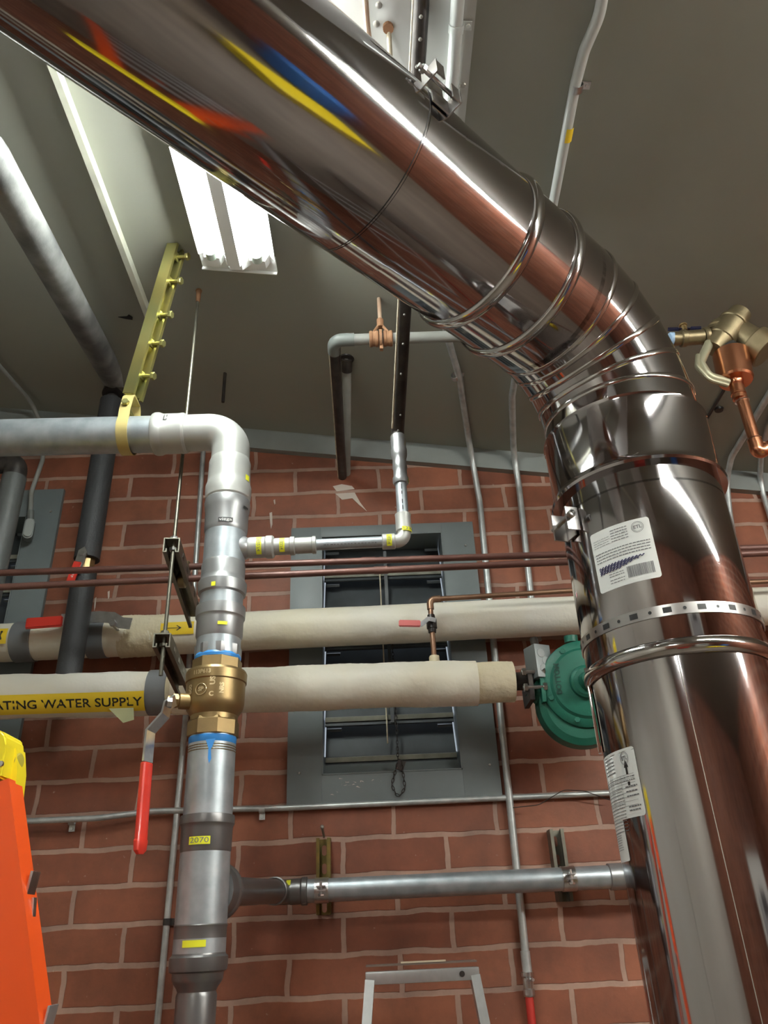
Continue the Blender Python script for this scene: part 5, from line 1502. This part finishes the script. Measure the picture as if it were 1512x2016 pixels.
for i in range(1, 6):
    f = i / 6.0
    A_ = feet[0][1] + (feet[0][0] - feet[0][1]) * f; B_ = feet[1][1] + (feet[1][0] - feet[1][1]) * f
    if i < 5: MB().tube([A_ + Vector((.012, 0, 0)), B_ - Vector((.012, 0, 0))], .014, 16).build('rung', alu_m, al)
mb = MB(); mb.lathe([(0, .005), (.003, .004)], at(952, 1973, AY - .006), (0, -1, 0), n=10); mb.build('rivet', screw_m, al)

# ================================================================== CEILING LIGHTS
def light_fixture(name, x, y0, L, drop, label, m, w=.222, group=None, along_x=False):
    """two-tube strip light; near end at y0 (wall side), running towards -y"""
    z = ceil_z(x) - drop
    sl = Vector((1, 0, -.145)).normalized(); nz = Vector((.145, 0, 1)).normalized(); yv = Vector((0, -1, 0))
    if along_x: sl, yv = Vector((0, 1, 0)), Vector((1, 0, -.145)).normalized()
    o = Vector((x, y0, z))
    f = thing(name, o, label, 'ceiling light', group)
    # body above, reflector plate with raised centre ridge
    MB().prism([(-.055, .0), (.055, .0), (.055, drop * .98), (-.055, drop * .98)], o, sl, nz, yv, .004, L).build('housing', enam_m, f)
    h = w / 2
    prof = [(-h, -.012), (-.085, .002), (-.034, .004), (-.018, -.050), (.018, -.050), (.034, .004), (.085, .002), (h, -.012), (h, -.009), (.085, .006), (-.085, .006), (-h, -.009)]
    rf = MB().prism(prof, o, sl, nz, yv, .002, L)
    rf.prism([(-h, -.006), (h, -.006), (h, -.002), (-h, -.002)], o, sl, nz, yv, -.050, .004)
    rf.prism([(-.040, -.006), (-.018, -.034), (.018, -.034), (.040, -.006)], o, sl, nz, yv, -.026, .002)
    rf.build('reflector', enam_m, f)
    for yy in (0, L):
        d0, d1 = (yy - .014, yy + .014) if yy == 0 else (yy - .014, yy)
        for s in (-1, 1):
            MB().prism([(s * .044, -.034), (s * .088, -.034), (s * .096, -.004), (s * .036, -.004)], o, sl, nz, yv, d0, d1).build('lamp_holder', enam_m, f)
    MB().prism([(-h, -.016), (h, -.016), (h, -.002), (-h, -.002)], o, sl, nz, yv, -.053, -.050).build('end_plate', enam_m, f)
    for s in (-1, 1):
        a = o + sl * (s * .066) + nz * -.030
        t = MB().tube([a + yv * .020, a + yv * (L - .02)], .0150, 24).build('fluorescent_tube', m, f)
        for u0, u1 in ((.012, .034), (L - .034, L - .012)): MB().tube([a + yv * u0, a + yv * u1], .0155, 24).build('tube_cap', mat('tube_cap', (.55, .62, .55), .4, .3), t)
    return f
fo = on_ceiling(467, 506, .075)
light_fixture('strip_light', fo.x, fo.y, 1.22, .065, 'lit two-tube fluorescent strip light on the ceiling beyond the flue', tube_m)
light_fixture('strip_light', .92, -2.50, 2.42, .065, 'long two-tube fluorescent strip light above and right of the viewer', rtube_m, along_x=True)
light_fixture('strip_light', -.9, -4.6, 1.22, .065, 'two-tube fluorescent strip light at the back of the room', rtube_m)

# ================================================================== THINGS BEHIND THE VIEWER (added for the colours they mirror in the flue)
bl = thing('boiler', (1.5, -5.6, 0), 'pale grey boiler cabinet added behind the viewer for the flue reflection', 'boiler')
MB().box((1.5, -5.6, .95), (1.0, .9, 1.9), bevel=.02).build('cabinet', mat('boiler_jacket', (.55, .56, .52), .4), bl)
MB().box((1.5, -5.14, 1.2), (.8, .03, .9), bevel=.008).build('front_panel', greyp_m, bl)
MB().box((1.5, -5.12, 1.62), (.34, .02, .14), bevel=.004).build('control_panel', mat('panel_black', (.03, .03, .035), .3), bl)
ta = thing('expansion_tank', (2.75, -3.75, 0), 'blue steel expansion tank added behind the viewer for the flue reflection', 'tank')
MB().lathe([(.12, .12), (.16, .24), (.25, .29), (1.15, .29), (1.25, .24), (1.30, .12)], (2.75, -3.75, 0), (0, 0, 1), n=48).build('vessel', bluep_m, ta)
for a in (0, 2.1, 4.2):
    MB().tube([(2.75 + .2 * math.cos(a), -3.75 + .2 * math.sin(a), 0), (2.75 + .2 * math.cos(a), -3.75 + .2 * math.sin(a), .25)], .02, 12).build('leg', iron_m, ta)
MB().tube([(2.75, -3.75, 1.28), (2.75, -3.75, 1.5)], .022, 16).build('neck_pipe', copper_m, ta)
tc = thing('tool_cart', (.1, -4.3, 0), 'red tool cart added behind the viewer for the flue reflection', 'tool cart')
MB().box((.1, -4.3, .52), (.75, .45, .74), bevel=.01).build('cabinet', mat('red_cart', (.45, .03, .02), .35), tc)
for k in range(4):
    d = MB().box((.1, -4.07, .26 + k * .18), (.70, .015, .15), bevel=.004).build('drawer', mat('red_cart'), tc)
    MB().box((.1, -4.055, .30 + k * .18), (.6, .015, .015), bevel=.003).build('drawer_handle', alu_m, d)
for sx in (-1, 1):
    for sy in (-1, 1): MB().lathe([(-.02, .06), (.02, .06)], (.1 + sx * .3, -4.3 + sy * .16, .062), (1, 0, 0), n=20).build('caster', black_m, tc)
dr_ = MB().box((-2.585, -3.2, 1.05), (.03, .95, 2.1), bevel=.004).build('door_1', cream_m); struct(dr_)
hd = MB().box((-2.56, -2.82, 1.0), (.03, .03, .12), bevel=.004).build('door_handle', zinc_m, dr_)

jb2 = thing('job_box', (1.9, -3.0, 0), 'yellow steel job box added on the floor behind the viewer for the flue reflection', 'tool box')
MB().box((1.9, -3.0, .27), (.95, .42, .46), bevel=.012).build('body', yplas_m, jb2)
MB().box((1.9, -3.0, .53), (.99, .46, .07), bevel=.015).build('lid', yplas_m, jb2)
for s in (-1, 1):
    MB().tube(fillet([(1.9 + s * .475, -3.08, .36), (1.9 + s * .53, -3.08, .36), (1.9 + s * .53, -2.92, .36), (1.9 + s * .475, -2.92, .36)], .02, 5), .009, 10).build('handle', iron_m, jb2)
    MB().box((1.9 + s * .35, -3.0, .02), (.08, .42, .04)).build('skid', iron_m, jb2)
